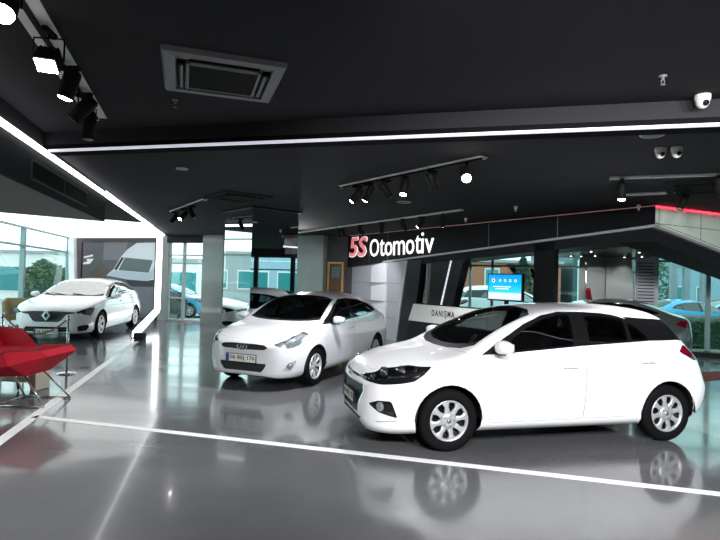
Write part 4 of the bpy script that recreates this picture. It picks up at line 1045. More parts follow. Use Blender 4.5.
fpan('stand_neck', [(6.78, 1.14), (6.88, 1.14), (6.88, 1.4), (6.78, 1.4)], -.01, .02, M['black_matt'], ff, mo)
fpan('stand_foot', [(6.6, 1.1155), (7.06, 1.1155), (7.06, 1.14), (6.6, 1.14)], -.10, .02, M['black_matt'], ff, mo)

# ------------------------------------------------------------------ ceiling fixtures
def track(name, label, p, q, z, plate=.0, group=None, m=None):
    p, q = Vector((*p, z)), Vector((*q, z)); c = (p + q) / 2; d = q - p
    t = thing(name, label, 'lighting track', c, math.atan2(d.y, d.x), group)
    L = d.length / 2; bm = B()
    if plate: rbox(bm, -L, L, -plate / 2, plate / 2, -.012, 0, .003, 1); link('plate', bm, m or M['track_white'], t); bm = B()
    w = .018 if plate else .03
    rbox(bm, -L, L, -w, w, -.035, 0 if not plate else -.012, .004, 1); link('rail', bm, M['spot_black'] if plate else (m or M['track_white']), t)
    for s in (-1, 1):
        bm = B(); rbox(bm, s * L - .01, s * L + .01, -w - .004, w + .004, -.039, -.001, .003, 1); link('end_cap', bm, M['off_white'], t)
    return t

LAMPS = []
def spot(label, p, aim, lit=False, r=.05, ln=.23, power=0, group=None, flood=False, cone=75, drop=.15):
    """p: point under the track; aim: direction the head looks in"""
    t = thing('track_spotlight', label, 'spotlight', p, 0, group)
    aim = Vector(aim).normalized(); c = Vector((0, 0, -drop))
    bm = B(); rbox(bm, -.075, .075, -.02, .02, -.035, 0, .005, 1, Matrix.Rotation(math.atan2(aim.y, aim.x), 4, 'Z')); link('adaptor', bm, M['spot_black'], t)
    side = aim.cross(Vector((0, 0, 1)))
    side = side.normalized() if side.length > .05 else Vector((1, 0, 0))
    bm = B(); yy = .095 if flood else r + .012
    tube(bm, [(0, 0, -.03), (0, 0, -.055)], .012, 8)
    tube(bm, [side * -yy + c * 1., side * -yy + Vector((0, 0, -.055)), side * yy + Vector((0, 0, -.055)), side * yy + c], .007, 6); link('yoke', bm, M['spot_black'], t)
    q = Vector((0, 0, 1)).rotation_difference(aim).to_matrix().to_4x4(); mt = Matrix.Translation(c) @ q
    bm = B()
    if flood:
        rbox(bm, -.07, .07, -.06, .06, -.07, .05, .018, 2, mt)
        for k in range(5): box(bm, -.058 + .026 * k, -.050 + .026 * k, -.045, .045, -.085, -.069, 0, mt)
    else:
        lathe(bm, [(0, -ln * .5), (r * .8, -ln * .5), (r, -ln * .42), (r, ln * .5), (r * .9, ln * .5), (r * .85, ln * .42), (0, ln * .42)], 20, mt)
    hs = link('housing', bm, M['spot_black'], t)
    bm = B()
    if flood: rbox(bm, -.060, .060, -.050, .050, .051, .056, .002, 1, mt)
    else: lathe(bm, [(r * .86, ln * .43), (r * .84, ln * .5), (r * .6, ln * .545), (0, ln * .56)], 20, mt)
    link('lens', bm, M['lens_on'] if lit else M['wood_dark'] if r < .051 and not lit and (int(p[0] * 100) % 2) else M['ac'], hs)
    if power:
        l = bpy.data.lights.new('spot_beam', 'SPOT'); l.energy = power; l.spot_size = R(cone); l.spot_blend = .7; l.shadow_soft_size = .05; l.color = (.97, .98, 1.)
        o = bpy.data.objects.new('spot_beam', l); C.objects.link(o); o.parent = t
        o.matrix_local = Matrix.Translation(c + aim * (ln * .56 + .02 + (.05 if flood else 0))) @ Vector((0, 0, -1)).rotation_difference(aim).to_matrix().to_4x4()
    return t

TB = 'track rail with spotlights'
# track over the middle of the room
track('lighting_track', 'pale ceiling track with six spotlights above the middle of the showroom', (-.31, 8.3), (1.37, 6.09), 3.12, .15)
spot('lit black spotlight at the window end of the middle track', (-.08, 8.0, 3.081), (-.75, .1, -.9), True, power=330)
spot('second lit spotlight from the window end of the middle track', (.09, 7.77, 3.081), (-.45, .25, -1), True, power=330)
spot('unlit black spotlight turned away, third along the middle track', (.32, 7.47, 3.081), (.75, .25, -.9))
spot('lit spotlight pointing down, fourth along the middle track', (.56, 7.15, 3.081), (-.2, -.3, -1), True, power=250)
spot('unlit spotlight with amber tip near the beam end of the middle track', (.87, 6.75, 3.081), (.5, .4, -1))
spot('round glaring spotlight facing the viewer at the beam end of the middle track', (1.21, 6.31, 3.081), (-.1, -1, -.72), True, r=.06, power=80, drop=.13)
# far track before the sign
track('lighting_track', 'long slim pale track running in front of the red and white sign', (-2.2, 17.1), (1.95, 10.47), 3.12, .0)
for q, aim, lit, lab in (((-2.04, 16.9), (.25, -1, -.4), True, 'glaring spotlight at the far end of the track before the sign'), ((-.6, 14.58), (.3, .3, -1), False, 'unlit spotlight above the figure 5 of the sign'),
                         ((-.01, 13.62), (.9, .2, -.8), False, 'tilted unlit spotlight above the capital O of the sign'), ((.49, 12.82), (0, .0, -1), False, 'unlit spotlight hanging straight down above the letter m of the sign'),
                         ((.95, 12.08), (.7, .4, -.9), False, 'tilted unlit spotlight over the middle letters of the sign'), ((1.29, 11.53), (-.8, .3, -.8), True, 'lit spotlight tilted towards the sign, next to last on the sign track'),
                         ((1.65, 10.95), (.1, .55, -1), True, 'lit spotlight pointing straight down at the beam end of the sign track')):
    spot(lab, (*q, 3.081), aim, lit, power=300 if lit else 0)
# right hand tracks
track('lighting_track', 'pale straight track nearer the beam, over the hatchback roof', (3.24, 7.04), (5.6, 6.16), 3.12, .0)
track('lighting_track', 'pale straight track behind, next to the ceiling air unit over the canopy', (4.0, 8.29), (6.4, 6.88), 3.12, .0)
spot('lit spotlight hanging down over the hatchback, alone at the end of its track', (3.37, 6.99, 3.081), (-.05, -.12, -1), True, r=.05, power=400, drop=.15)
spot('unlit spotlight tilted sideways in front of the red canopy light', (4.70, 7.88, 3.081), (-.55, -.1, -1), False, r=.05, ln=.24, drop=.13)
spot('unlit spotlight cut by the picture edge beside the ceiling air unit', (4.37, 6.60, 3.081), (.2, .2, -1), False, r=.05, ln=.24, drop=.13)
# short track of three before the portal
track('lighting_track', 'short pale track with three spotlights beside the lit portal', (-4.3, 12.2), (-2.95, 10.12), 3.12, .12)
spot('small lit spotlight left of the figure 5, lighting the white cladding', (-.47, 14.37, 3.081), (.87, 1.5, -1.5), True, power=150)
spot('unlit spotlight tilted to the portal, first of three on the short track', (-4.15, 11.95, 3.081), (-.7, -.2, -.9))
spot('lit spotlight in the middle of three on the short track', (-3.75, 11.35, 3.081), (-.5, -.6, -.8), True, power=100)
spot('unlit spotlight tilted to the column, last of three on the short track', (-3.42, 10.85, 3.081), (.6, -.1, -.9))
# big near track
track('lighting_track', 'wide pale track plate close above the red chairs', (-1.55, 1.55), (-2.74, 5.5), 3.27, .19)
spot('big black floodlight glaring at the viewer under the wide near track', (-2.05, 3.46, 3.230), (.05, -.50, -.85), True, r=.08, ln=.24, power=120, flood=True, drop=.2)
spot('lit spotlight with oval glow, behind the big floodlight', (-2.24, 4.06, 3.230), (-.3, .0, -1), True, r=.06, ln=.22, power=480, cone=130, drop=.14)
spot('unlit spotlight tilted across the wide near track, beside the end one', (-2.44, 4.66, 3.230), (-.75, .1, -.7), False, r=.06, ln=.24, drop=.14)
spot('unlit spotlight hanging straight down at the end of the wide near track', (-2.54, 4.95, 3.230), (.0, .05, -1), False, r=.055, ln=.26, drop=.2)
spot('lit spotlight at the upper corner of the picture, apart from the near track', (-1.99, 2.93, 3.228), (.2, -.5, -.8), True, r=.07, ln=.16, power=120, drop=.11)
# tracks over the near part of the room
track('lighting_track', 'pale track over the near floor lighting the hatchback flank', (-.8, .9), (4.6, -.4), 3.27, .12, 'tracks overhead behind the viewer')
for k, (x, aim, pw) in enumerate(((0.2, (.25, 1.0, -.45), 230), (1.3, (.2, 1., -.5), 260), (2.6, (.05, 1., -.45), 260), (3.9, (-.1, 1., -.42), 240), (4.5, (.16, 1., -.06), 260))):  # last lamp is added, to brighten the pale canopy panel
    spot('lit spotlight over the near floor, one of five aimed at the cars and the pale canopy', (x, .9 - .2407 * (x + .8), 3.230), aim, True, r=.06, power=pw * 2.5, group='spotlights behind the viewer', cone=80)

def cassette(label, c, rot, w, z, m, dark=False):
    t = thing('ceiling_air_unit', label, 'air conditioner', (c[0], c[1], z), rot)
    h = w / 2; bm = B()
    fr = [(-h, -h, h, -h + .10), (-h, h - .10, h, h), (-h, -h + .10, -h + .10, h - .10), (h - .10, -h + .10, h, h - .10)]
    o = [(-h, -h), (h, -h), (h, h), (-h, h)]; i_ = [(p[0] * .78, p[1] * .78) for p in o]
    zz = [0, -.03]
    vo = [bm.verts.new((*p, -.004)) for p in o]; vm = [bm.verts.new((p[0] * .96, p[1] * .96, -.035)) for p in o]; vi = [bm.verts.new((*p, -.04)) for p in i_]; vt = [bm.verts.new((*p, -.0)) for p in o]
    for a, b in ((vt, vo), (vo, vm), (vm, vi)):
        for k in range(4): bm.faces.new((a[k], a[(k + 1) % 4], b[(k + 1) % 4], b[k]))
    vj = [bm.verts.new((*p, -.015)) for p in i_]
    for k in range(4): bm.faces.new((vi[k], vi[(k + 1) % 4], vj[(k + 1) % 4], vj[k]))
    bm.faces.new(vj); fixn(bm); link('casing', bm, m, t)
    bm = B(); g = h * .56; rbox(bm, -g, g, -g, g, -.05, -.012, .01, 1); lnk = link('return_grille', bm, M['ac_dark'], t)
    bm = B()
    for q in ((-g - .02, g + .02, -g - .02, -g), (-g - .02, g + .02, g, g + .02), (-g - .02, -g, -g, g), (g, g + .02, -g, g)): box(bm, q[0], q[1], q[2], q[3], -.052, -.014)
    link('grille_frame', bm, m, t)
    for k in range(4):
        mt = Matrix.Rotation(k * math.pi / 2, 4, 'Z'); bm = B()
        box(bm, -h * .56, h * .56, h * .63, h * .76, -.046, -.014, 0, mt); sl = link('air_slot', bm, M['ac_dark'], t)
        bm = B(); rbox(bm, -h * .54, h * .54, h * .66, h * .71, -.058, -.046, .004, 1, mt @ Matrix.Rotation(R(0), 4, 'X')); link('flap', bm, m, sl)
    return t
cassette('large square grey ceiling air unit nearest the viewer, in the raised ceiling', (-1.14, 4.27), R(18), .90, 3.27, M['ac'])
cassette('dark flush ceiling air unit in front of the mirrored column', (-2.2, 9.60), R(37), .92, 3.12, M['ceil'])
cassette('dark ceiling air unit between the two slim tracks over the hatchback', (4.72, 7.42), R(-30), .95, 3.12, M['ceil'])

def disc(label, x, y, z, r):
    t = thing('ceiling_speaker', label, 'speaker', (x, y, z)); bm = B()
    lathe(bm, [(r, 0), (r, -.008), (r * .93, -.014), (r * .88, -.010), (0, -.012)], 28); fixn(bm); link('rim', bm, M['off_white'], t)
    bm = B(); lathe(bm, [(r * .86, -.0125), (0, -.0145)], 28); link('speaker_mesh', bm, M['grey_wall'], t)
disc('pale round ceiling speaker just behind the beam, near the cameras', 2.70, 5.03, 3.12, .11)
disc('pale round ceiling speaker below the middle spotlight track', .76, 9.77, 3.12, .13)
disc('small pale round ceiling disc behind the beam above the portal side', -2.45, 7.29, 3.12, .08)
def dome(label, x, y, z, r=.055, ball=True):
    t = thing('ceiling_camera', label, 'security camera', (x, y, z)); bm = B()
    lathe(bm, [(r, 0), (r, -.035), (r * .9, -.045), (0, -.045)], 20); fixn(bm); link('base', bm, M['off_white'], t)
    bm = B(); lathe(bm, [(r * .88, -.045), (r * .84, -.07), (r * .62, -.095), (r * .3, -.108), (0, -.112)], 18); fixn(bm); link('dome', bm, M['off_white'], t)
    bm = B(); lathe(bm, [(r * .42, .0), (r * .42, .012), (0, .02)], 12, Matrix.Translation((0, -r * .62, -.072)) @ Matrix.Rotation(R(115), 4, 'X')); link('eye', bm, M['black_gloss'], t)
dome('white dome camera on the raised ceiling in front of the beam', 2.77, 4.40, 3.27, .06)
dome('white dome camera behind the beam, the one nearer the speaker disc', 3.05, 5.52, 3.12)
dome('white dome camera behind the beam with a dark eye, beside its twin', 3.19, 5.47, 3.12)
def sprinkler(label, x, y, z, white=False, s=1.):
    t = thing('ceiling_detector' if white else 'fire_sprinkler', label, 'smoke detector' if white else 'sprinkler', (x, y, z)); bm = B()
    if white:
        lathe(bm, [(.05 * s, 0), (.05 * s, -.03), (.035 * s, -.06), (0, -.065)], 16); fixn(bm); link('cover', bm, M['off_white'], t)
        bm = B(); lathe(bm, [(.028 * s, -.06), (.022 * s, -.10), (0, -.105)], 12); fixn(bm); link('sensor', bm, M['trim_grey'], t)
    else:
        lathe(bm, [(.03, 0), (.03, -.006), (.01, -.01), (.01, -.035), (0, -.035)], 14); link('escutcheon', bm, M['ac'], t)
        bm = B(); tube(bm, [(.01, 0, -.03), (.014, 0, -.05), (0, 0, -.065), (-.014, 0, -.05), (-.01, 0, -.03)], .003, 5); lathe(bm, [(.018, -.066), (.018, -.069), (0, -.069)], 12); link('deflector', bm, M['ac'], t)
sprinkler('small grey fire sprinkler next to the large ceiling air unit', -1.73, 4.9, 3.27)
sprinkler('small grey fire sprinkler on the raised ceiling near the dome camera', 2.23, 4.02, 3.27)
sprinkler('small white detector on the ceiling above the black fascia', 2.82, 9.87, 3.12, True, .62)
sprinkler('small white detector on the ceiling near the canopy corner', 4.78, 9.3, 3.12, True, .62)
sprinkler('tiny white detector on the ceiling near the end of the sign track', 2.3, 11.89, 3.12, True, .7)

# grille in the bulkhead
g = thing('air_grille', 'dark air grille with two panels in the side of the dropped bulkhead', 'air vent')
fg = frame(PX(9.4), 9.4, 0, .2437, -.9698)
def gp(name, poly, d0, d1, m, par): bm = B(); prism(bm, poly, d0, d1, fg); fixn(bm); return link(name, bm, m, par)
g0, g1 = 1.32, 3.75
for a, b in ((g0, 2.5), (2.53, g1)):
    p = gp('louvre_panel', [(a + .03, 2.68), (b - .02, 2.68), (b - .02, 2.86), (a + .03, 2.86)], -.036, -.031, M['ac_dark'], g)
    for k in range(5): gp('slat', [(a + .04, 2.70 + .035 * k), (b - .03, 2.70 + .035 * k), (b - .03, 2.708 + .035 * k), (a + .04, 2.708 + .035 * k)], -.042, -.036, M['ac_dark'], p)
for q in ((g0, g1, 2.655, 2.68), (g0, g1, 2.86, 2.885), (g0, g0 + .03, 2.68, 2.86), (g1 - .03, g1, 2.68, 2.86), (2.5, 2.53, 2.68, 2.86)):
    gp('grille_frame', [(q[0], q[2]), (q[1], q[2]), (q[1], q[3]), (q[0], q[3])], -.046, -.031, M['dark_wall'], g)

# ------------------------------------------------------------------ furniture
M['red_fabric'] = mat('red_fabric', (.78, .02, .045), .8, bump=(140, .15))
M['olive_fabric'] = mat('olive_brown_fabric', (.20, .155, .07), .85)
M['shell_edge'] = mat('dark_shell_edge', (.06, .05, .05), .6)
M['steel'] = mat('brushed_steel', (.62, .62, .62), .22, metal=1.)
M['cream'] = mat('cream_laminate', (.70, .66, .55), .5)
M['flag_red'] = mat('red_flag_cloth', (.20, .005, .015), .8)
M['rope'] = mat('copper_rope', (.36, .15, .09), .7)
M['blue_cloth'] = mat('blue_cloth', (.05, .25, .6), .8)

def lounge_chair(label, loc, rot, fabric, s=1., legs=True, tall=0.):
    t = thing('lounge_chair', label, 'chair', loc, rot)
    bm = B(); V = lambda *p: bm.verts.new((p[0] * s, p[1] * s, p[2] * s))
    O = {}; I = {}
    prof = dict(A=(.43, .37), Bf=(.45, .50), T1=(.06, .73 + tall * .5), T2=(-.36, .755 + tall), P=(-.47, .68 + tall), Bb=(-.14, .40))
    for sd in (1, -1):
        yo = dict(A=.27, Bf=.34, T1=.43, T2=.36, P=.34, Bb=.25)
        O[sd] = {k: V(x, sd * yo[k], z) for k, (x, z) in prof.items()}
        O[sd]['M'] = V(.0, sd * .425, .55)
        pin = dict(Bf=(.42, .30, .475), T1=(.06, .385, .725 + tall * .5), T2=(-.34, .32, .745 + tall), S0=(.40, .27, .44), S1=(-.16, .26, .43))
        I[sd] = {k: V(x, sd * y, z) for k, (x, y, z) in pin.items()}
    for sd in (1, -1):
        o, i = O[sd], I[sd]
        loop = ['A', 'Bf', 'T1', 'T2', 'P', 'Bb']
        for k in range(6): bm.faces.new((o[loop[k]], o[loop[(k + 1) % 6]], o['M']))
        for f in ((i['S0'], i['Bf'], i['T1']), (i['S0'], i['T1'], i['S1']), (i['S1'], i['T1'], i['T2'])): bm.faces.new(f)
    L, Rr, l, r = O[1], O[-1], I[1], I[-1]
    for q in ((L['A'], Rr['A'], Rr['Bb'], L['Bb']), (L['Bb'], Rr['Bb'], Rr['P'], L['P']), (L['P'], Rr['P'], Rr['T2'], L['T2']), (L['A'], L['Bf'], Rr['Bf'], Rr['A']), (l['S0'], r['S0'], r['S1'], l['S1']), (l['S1'], r['S1'], r['T2'], l['T2'])): bm.faces.new(q)
    bm.faces.new((L['T2'], Rr['T2'], r['T2'], l['T2'])); bm.faces.new((L['Bf'], Rr['Bf'], r['Bf'], l['Bf'])); bm.faces.new((l['Bf'], r['Bf'], r['S0'], l['S0']))
    for o, i in ((L, l), (Rr, r)):
        bm.faces.new((o['Bf'], o['T1'], i['T1'], i['Bf'])); bm.faces.new((o['T1'], o['T2'], i['T2'], i['T1']))
    bmesh.ops.recalc_face_normals(bm, faces=list(bm.faces))
    for f in bm.faces: f.smooth = False
    link('shell', bm, fabric, t)
    bm = B()
    for sd in (1, -1):
        tube(bm, [Vector((x * s, sd * y * s, z * s)) for x, y, z in ((.45, .34, .50), (.06, .43, .732 + tall * .5), (-.36, .36, .757 + tall))], .006 * s, 6)
    tube(bm, [Vector((-.37 * s, y * s, (.757 + tall) * s)) for y in (-.36, .36)], .006 * s, 6)
    link('edge_piping', bm, M['shell_edge'], t)
    bm = B(); rbox(bm, -.14 * s, .38 * s, -.25 * s, .25 * s, .425 * s, .475 * s, .02 * s, 2); link('seat_pad', bm, fabric, t, True)
    if legs:
        ft = {}
        for sx, sy in ((1, 1), (1, -1), (-1, 1), (-1, -1)):
            a = Vector(((.36 if sx > 0 else -.08) * s, sy * .20 * s, (.372 if sx > 0 else .392) * s)); b = Vector(((.24 if sx > 0 else -.42) * s * (1 if sx > 0 else 1), sy * .30 * s, .012))
            bm = B(); tube(bm, [a, b], .011, 8); ft[sx, sy] = b; link('leg', bm, M['steel'], t)
        for sy in (1, -1):
            bm = B(); tube(bm, [ft[1, sy], ft[-1, sy]], .010, 8); link('floor_rail', bm, M['steel'], t)
        bm = B(); tube(bm, [ft[1, 1], ft[1, -1]], .010, 8); link('floor_rail', bm, M['steel'], t)
        bm = B(); tube(bm, [(.36 * s, .20 * s, .368), (.36 * s, -.2 * s, .368)], .011, 8); tube(bm, [(-.08 * s, .20 * s, .392), (-.08 * s, -.2 * s, .392)], .011, 8); link('under_frame', bm, M['steel'], t)
    return t
lounge_chair('red faceted lounge chair on thin steel legs, nearer the white floor line', (-4.19, 6.92, 0), R(178), M['red_fabric'], .94)
lounge_chair('red faceted lounge chair cut by the picture edge, farther from the floor line', (-5.62, 8.40, 0), R(-15), M['red_fabric'])
lounge_chair('olive brown armchair by the glass wall behind the white saloon', (-9.22, 14.75, 0), R(-60), M['olive_fabric'], 1.0, True, .16)
t = thing('throw_pillow', 'small bright blue pillow lying in the olive brown armchair', 'pillow', (-9.15, 14.66, .60), R(30))
bm = B(); tt = B(); bmesh.ops.create_uvsphere(tt, u_segments=16, v_segments=8, radius=1.)
for v in tt.verts: v.co = Vector((math.copysign(abs(v.co.x)**.6, v.co.x) * .17, math.copysign(abs(v.co.y)**.6, v.co.y) * .10, math.copysign(abs(v.co.z)**.8, v.co.z) * .085))
for f in tt.faces: f.smooth = True
join(bm, tt); link('cover', bm, M['blue_cloth'], t)
# low cream table behind the near red chair
t = thing('coffee_table', 'low cream coffee table behind the near red chair', 'table', (-5.02, 7.72, 0), R(-4))
bm = B(); rbox(bm, -.42, .48, -.2, .2, .13, .285, .008, 1); link('tabletop', bm, M['cream'], t)
for sx, sy in ((-.32, .13), (-.32, -.13), (.3, -.13), (.3, .13)):
    bm = B(); tube(bm, [(sx, sy, .13), (sx * 1.08, sy * 1.12, .012), ], [.02, .014], 8); link('leg', bm, M['black_matt'], t)
bm = B(); rbox(bm, .50, .58, -.16, .16, .004, .30, .006, 1); link('end_panel', bm, M['cream'], t)

# rope barrier in front of the saloon
def post(label, x, y):
    t = thing('barrier_post', label, 'barrier post', (x, y, 0)); bm = B()
    lathe(bm, [(0, .0), (.15, .0), (.15, .012), (.12, .022), (.03, .035), (0, .035)], 24); fixn(bm); link('base', bm, M['steel'], t)
    bm = B(); tube(bm, [(0, 0, .03), (0, 0, .90)], .019, 12); link('pole', bm, M['steel'], t)
    bm = B(); lathe(bm, [(.019, .86), (.032, .87), (.032, .90), (.019, .905), (.026, .925), (.026, .945), (.012, .958), (0, .96)], 16); fixn(bm); link('finial', bm, M['steel'], t)
    return Vector((x, y, .88))
pa = post('steel barrier post between the near red chair and the white saloon', -4.78, 8.92)
pb = post('steel barrier post at the picture edge, left end of the rope', -6.08, 9.25)
bm = B(); n = 16; pts = []
for k in range(n + 1):
    u = k / n; p = pb.lerp(pa, .03 + u * .94); p.z -= .26 * (1 - (2 * u - 1)**2); pts.append(p)
tube(bm, pts, .014, 8); o = link('barrier_rope', bm, M['rope']); tag(o, 'sagging copper coloured rope strung between the two steel posts', 'rope')

# draped flag behind the black pillar
t = thing('flag_stand', 'dark red flag draped on a pole in front of the pale column', 'flag', (6.05, 14.45, 0))
bm = B(); lathe(bm, [(0, 0), (.17, 0), (.17, .02), (.04, .05), (0, .05)], 20); fixn(bm); link('base', bm, M['steel'], t)
bm = B(); tube(bm, [(0, 0, .04), (0, 0, 2.25)], .012, 8); link('pole', bm, M['steel'], t)
bm = B(); lathe(bm, [(.012, 2.24), (.02, 2.26), (.028, 2.29), (.01, 2.33), (0, 2.34)], 12); fixn(bm); link('finial', bm, M['chrome'], t)
bm = B(); rows = []
for i in range(13):
    u = i / 12; z = 1.66 - u * 1.05; w_ = .10 + .24 * u**1.2; row = []
    for k in range(25):
        v = k / 24; row.append(bm.verts.new((-.02 + w_ * v * 1.15, -.02 + (.02 + .045 * u) * math.sin(v * 19) - .03, z - .10 * v * u)))
    rows.append(row)
for a, b in zip(rows, rows[1:]):
    for k in range(24): bm.faces.new((a[k], a[k + 1], b[k + 1], b[k])).smooth = True
o = link('cloth', bm, M['flag_red'], t); md = o.modifiers.new('thickness', 'SOLIDIFY'); md.thickness = .006

# poster on the wall of the side bay
ps = thing('wall_poster', 'large dark framed poster of a white van on the wall behind the saloon', 'poster')
def pp(name, poly, d0, d1, col, par=ps, rough=.35):
    key = 'print_' + '_'.join('%d' % int(c * 1000) for c in col)
    if key not in M: M[key] = mat('poster_print', col, rough)
    bm = B(); prism(bm, poly, d0, d1, fw_); fixn(bm); return link(name, bm, M[key], par)
pp('panel', [(.22, .05), (3.82, .05), (3.82, 2.90), (.22, 2.90)], 0.0, .05, (.085, .085, .10))
fr = []
for q in ((-.30, 3.92, 2.90, 3.0), (-.30, .22, 0.0, 2.9), (3.82, 3.92, 0.0, 2.9)): pp('frame', [(q[0], q[2]), (q[1], q[2]), (q[1], q[3]), (q[0], q[3])], 0, .09, (.035, .036, .04))
pp('sky_patch', [(1.3, 2.2), (2.3, 2.2), (2.5, 2.9), (1.3, 2.9)], .05, .051, (.16, .16, .185))
hill = pp('hill_print', [(.45, 1.45), (.68, 1.65), (1.19, 2.13), (1.62, 1.81), (1.49, 1.50), (1.3, 1.2), (.5, 1.2)], .051, .052, (.085, .072, .05))
van = pp('van_print', [(1.49, 1.59), (1.84, 1.84), (2.19, 2.33), (2.47, 2.6), (2.93, 2.86), (3.82, 2.88), (3.82, 1.50), (3.46, 1.43), (2.6, 1.46)], .052, .053, (.60, .66, .71))
pp('bonnet_print', [(1.49, 1.59), (1.90, 1.80), (3.54, 1.72), (3.82, 1.98), (3.82, 1.58), (3.46, 1.43), (2.6, 1.46)], .053, .054, (.42, .48, .56), van)
pp('windscreen_print', [(2.38, 2.3), (3.71, 2.21), (3.54, 1.74), (2.08, 1.81)], .053, .0545, (.10, .13, .13), van)
pp('side_glass_print', [(2.22, 2.31), (2.34, 2.3), (2.0, 1.81), (1.87, 1.84)], .053, .0545, (.015, .015, .018), van)
pp('bumper_print', [(2.45, 1.46), (3.46, 1.43), (3.82, 1.5), (3.82, 1.22), (2.7, 1.2)], .052, .0535, (.02, .02, .03), van)
pp('lower_print', [(2.2, 1.45), (2.7, 1.2), (3.82, 1.22), (3.82, .2), (1.8, .2)], .0515, .0525, (.13, .14, .16), van)
lg = pp('emblem_print', [(.33, 2.25), (.29, 2.31), (.76, 2.40), (.79, 2.33)], .052, .053, (.85, .85, .87))
pp('emblem_print', [(.27, 2.0), (.30, 2.08), (.50, 2.12), (.45, 2.22), (.83, 2.24), (.63, 2.03)], .052, .053, (.85, .85, .87), lg)
# downlights in the reception ceiling
for k, (x, y) in enumerate(((5.62, 14.4), (5.87, 14.35), (6.09, 14.0), (6.95, 14.2), (7.2, 13.8), (5.3, 12.4), (6.3, 12.2))):
    t = thing('ceiling_downlight', 'small lit downlight in the black reception ceiling', 'downlight', (x, y, 2.50), 0, 'downlights in the reception ceiling'); bm = B()
    lathe(bm, [(.07, 0), (.07, -.012), (.055, -.014), (.05, -.004)], 18); fixn(bm); link('rim', bm, M['black_matt'], t)
    bm = B(); lathe(bm, [(.03, -.004), (.027, -.014), (.015, -.021), (0, -.022)], 18); link('lens', bm, M['lens_soft'], t)
    l = bpy.data.lights.new('downlight_beam', 'SPOT'); l.energy = 22; l.spot_size = R(110); l.spot_blend = .8; l.shadow_soft_size = .05
    o = bpy.data.objects.new('downlight_beam', l); C.objects.link(o); o.parent = t; o.location = (0, 0, -.05)

# ------------------------------------------------------------------ outside
M['asphalt'] = mat('pale_paving', (.32, .33, .32), .85, noise=(.8, .15))
M['facade_white'] = mat('white_render', (.78, .78, .76), .8)
M['facade_grey'] = mat('grey_render', (.33, .36, .38), .8)
M['facade_blue'] = mat('blue_grey_cladding', (.30, .46, .55), .6)
M['brick'] = mat('red_brick', (.42, .15, .09), .85, noise=(3, .2))
M['win_teal'] = mat('teal_window_glass', (.04, .24, .26), .12)
M['banner_blue'] = mat('banner_blue', (.04, .20, .55), .6)
M['banner_yellow'] = mat('banner_yellow', (.85, .68, .08), .6)
M['leaf'] = mat('green_leaves', (.055, .12, .05), .7, noise=(5, .4))
M['leaf_dark'] = mat('dark_green_leaves', (.02, .055, .03), .7, noise=(5, .4))
M['bark'] = mat('bark', (.10, .07, .05), .9)
bm = B(); box(bm, -70, 90, -40, 110, -.30, -.14); struct(link('ground', bm, M['asphalt']))

def building(label, x0, x1, y0, y1, h, wall, wins, facing=-1, name='building', roof=True):
    """wins: list of (axis, a0, a1, z0, z1) on the near long face ('y') or the face towards the showroom ('x')"""
    t = thing(name, label, 'building', ((x0 + x1) / 2, (y0 + y1) / 2, -.14))
    cx, cy = (x0 + x1) / 2, (y0 + y1) / 2; bm = B(); box(bm, x0 - cx, x1 - cx, y0 - cy, y1 - cy, 0, h); link('wall', bm, wall, t)
    if roof: bm = B(); box(bm, x0 - cx - .15, x1 - cx + .15, y0 - cy - .15, y1 - cy + .15, h, h + .18); link('roof', bm, M['facade_grey'], t)
    for ax, a0, a1, z0, z1 in wins:
        bm = B()
        if ax == 'y': box(bm, a0 - cx, a1 - cx, y0 - cy - .05, y0 - cy, z0, z1)
        else:
            xe = (x1 if ax == 'x+' else x0) - cx; s = 1 if ax == 'x+' else -1
            box(bm, min(xe, xe + .05 * s), max(xe, xe + .05 * s), a0 - cy, a1 - cy, z0, z1)
        f = link('window_frame', bm, M['facade_white'], t); bm = B()
        if ax == 'y': box(bm, a0 - cx + .08, a1 - cx - .08, y0 - cy - .07, y0 - cy - .05, z0 + .08, z1 - .08)
        else: box(bm, min(xe + .05 * s, xe + .07 * s), max(xe + .05 * s, xe + .07 * s), a0 - cy + .08, a1 - cy - .08, z0 + .08, z1 - .08)
        link('window_pane', bm, M['win_teal'], f)
    return t
building('low white building with rows of teal windows beyond the glass side wall', -40, -17.2, 34, 44, 2.95, M['facade_white'], [('y', -39 + 2.3 * k, -37 + 2.3 * k, .5, 2.15) for k in range(9)])
building('white building with teal window band behind the blue car', -16.4, -7.5, 33, 42, 2.7, M['facade_white'], [('y', -16 + 2.1 * k, -14.1 + 2.1 * k, .75, 2.1) for k in range(4)])
b_ = building('red brick building with a blue and yellow banner seen through the reception opening', 6.9, 13.4, 36, 46, 3.3, M['brick'], [('y', 8.3, 9.3, 1.2, 2.9), ('y', 12.1, 13.1, 1.2, 2.9)])
cx, cy = b_.location.x, b_.location.y
for i, (a, m_) in enumerate(((9.75, 'banner_blue'), (10.35, 'banner_yellow'), (10.75, 'banner_blue'))):
    bm = B(); vs = [bm.verts.new((x - cx, 35.93 - cy, z)) for x, z in ((a, 3.2), (a + .55, 3.2), (a + 1.25, 2.3), (a + .7, 2.3))]; f = bm.faces.new(vs)
    bmesh.ops.solidify(bm, geom=[f], thickness=.04); link('banner', bm, M[m_], b_)
b_ = building('pale plastered wall block beside the brick building', 4.5, 6.5, 35, 44, 3.3, mat('pale_plaster', (.62, .72, .68), .8), [])
building('added dark building dimming the view between the black pillar and the pale column', 14.2, 18.4, 36, 45, 4.6, mat('dark_teal_cladding', (.04, .09, .09), .4), [('y', 14.5 + 1.3 * k, 15.4 + 1.3 * k, .6, 3.6) for k in range(3)])  # added block, darkens the too bright view through this window
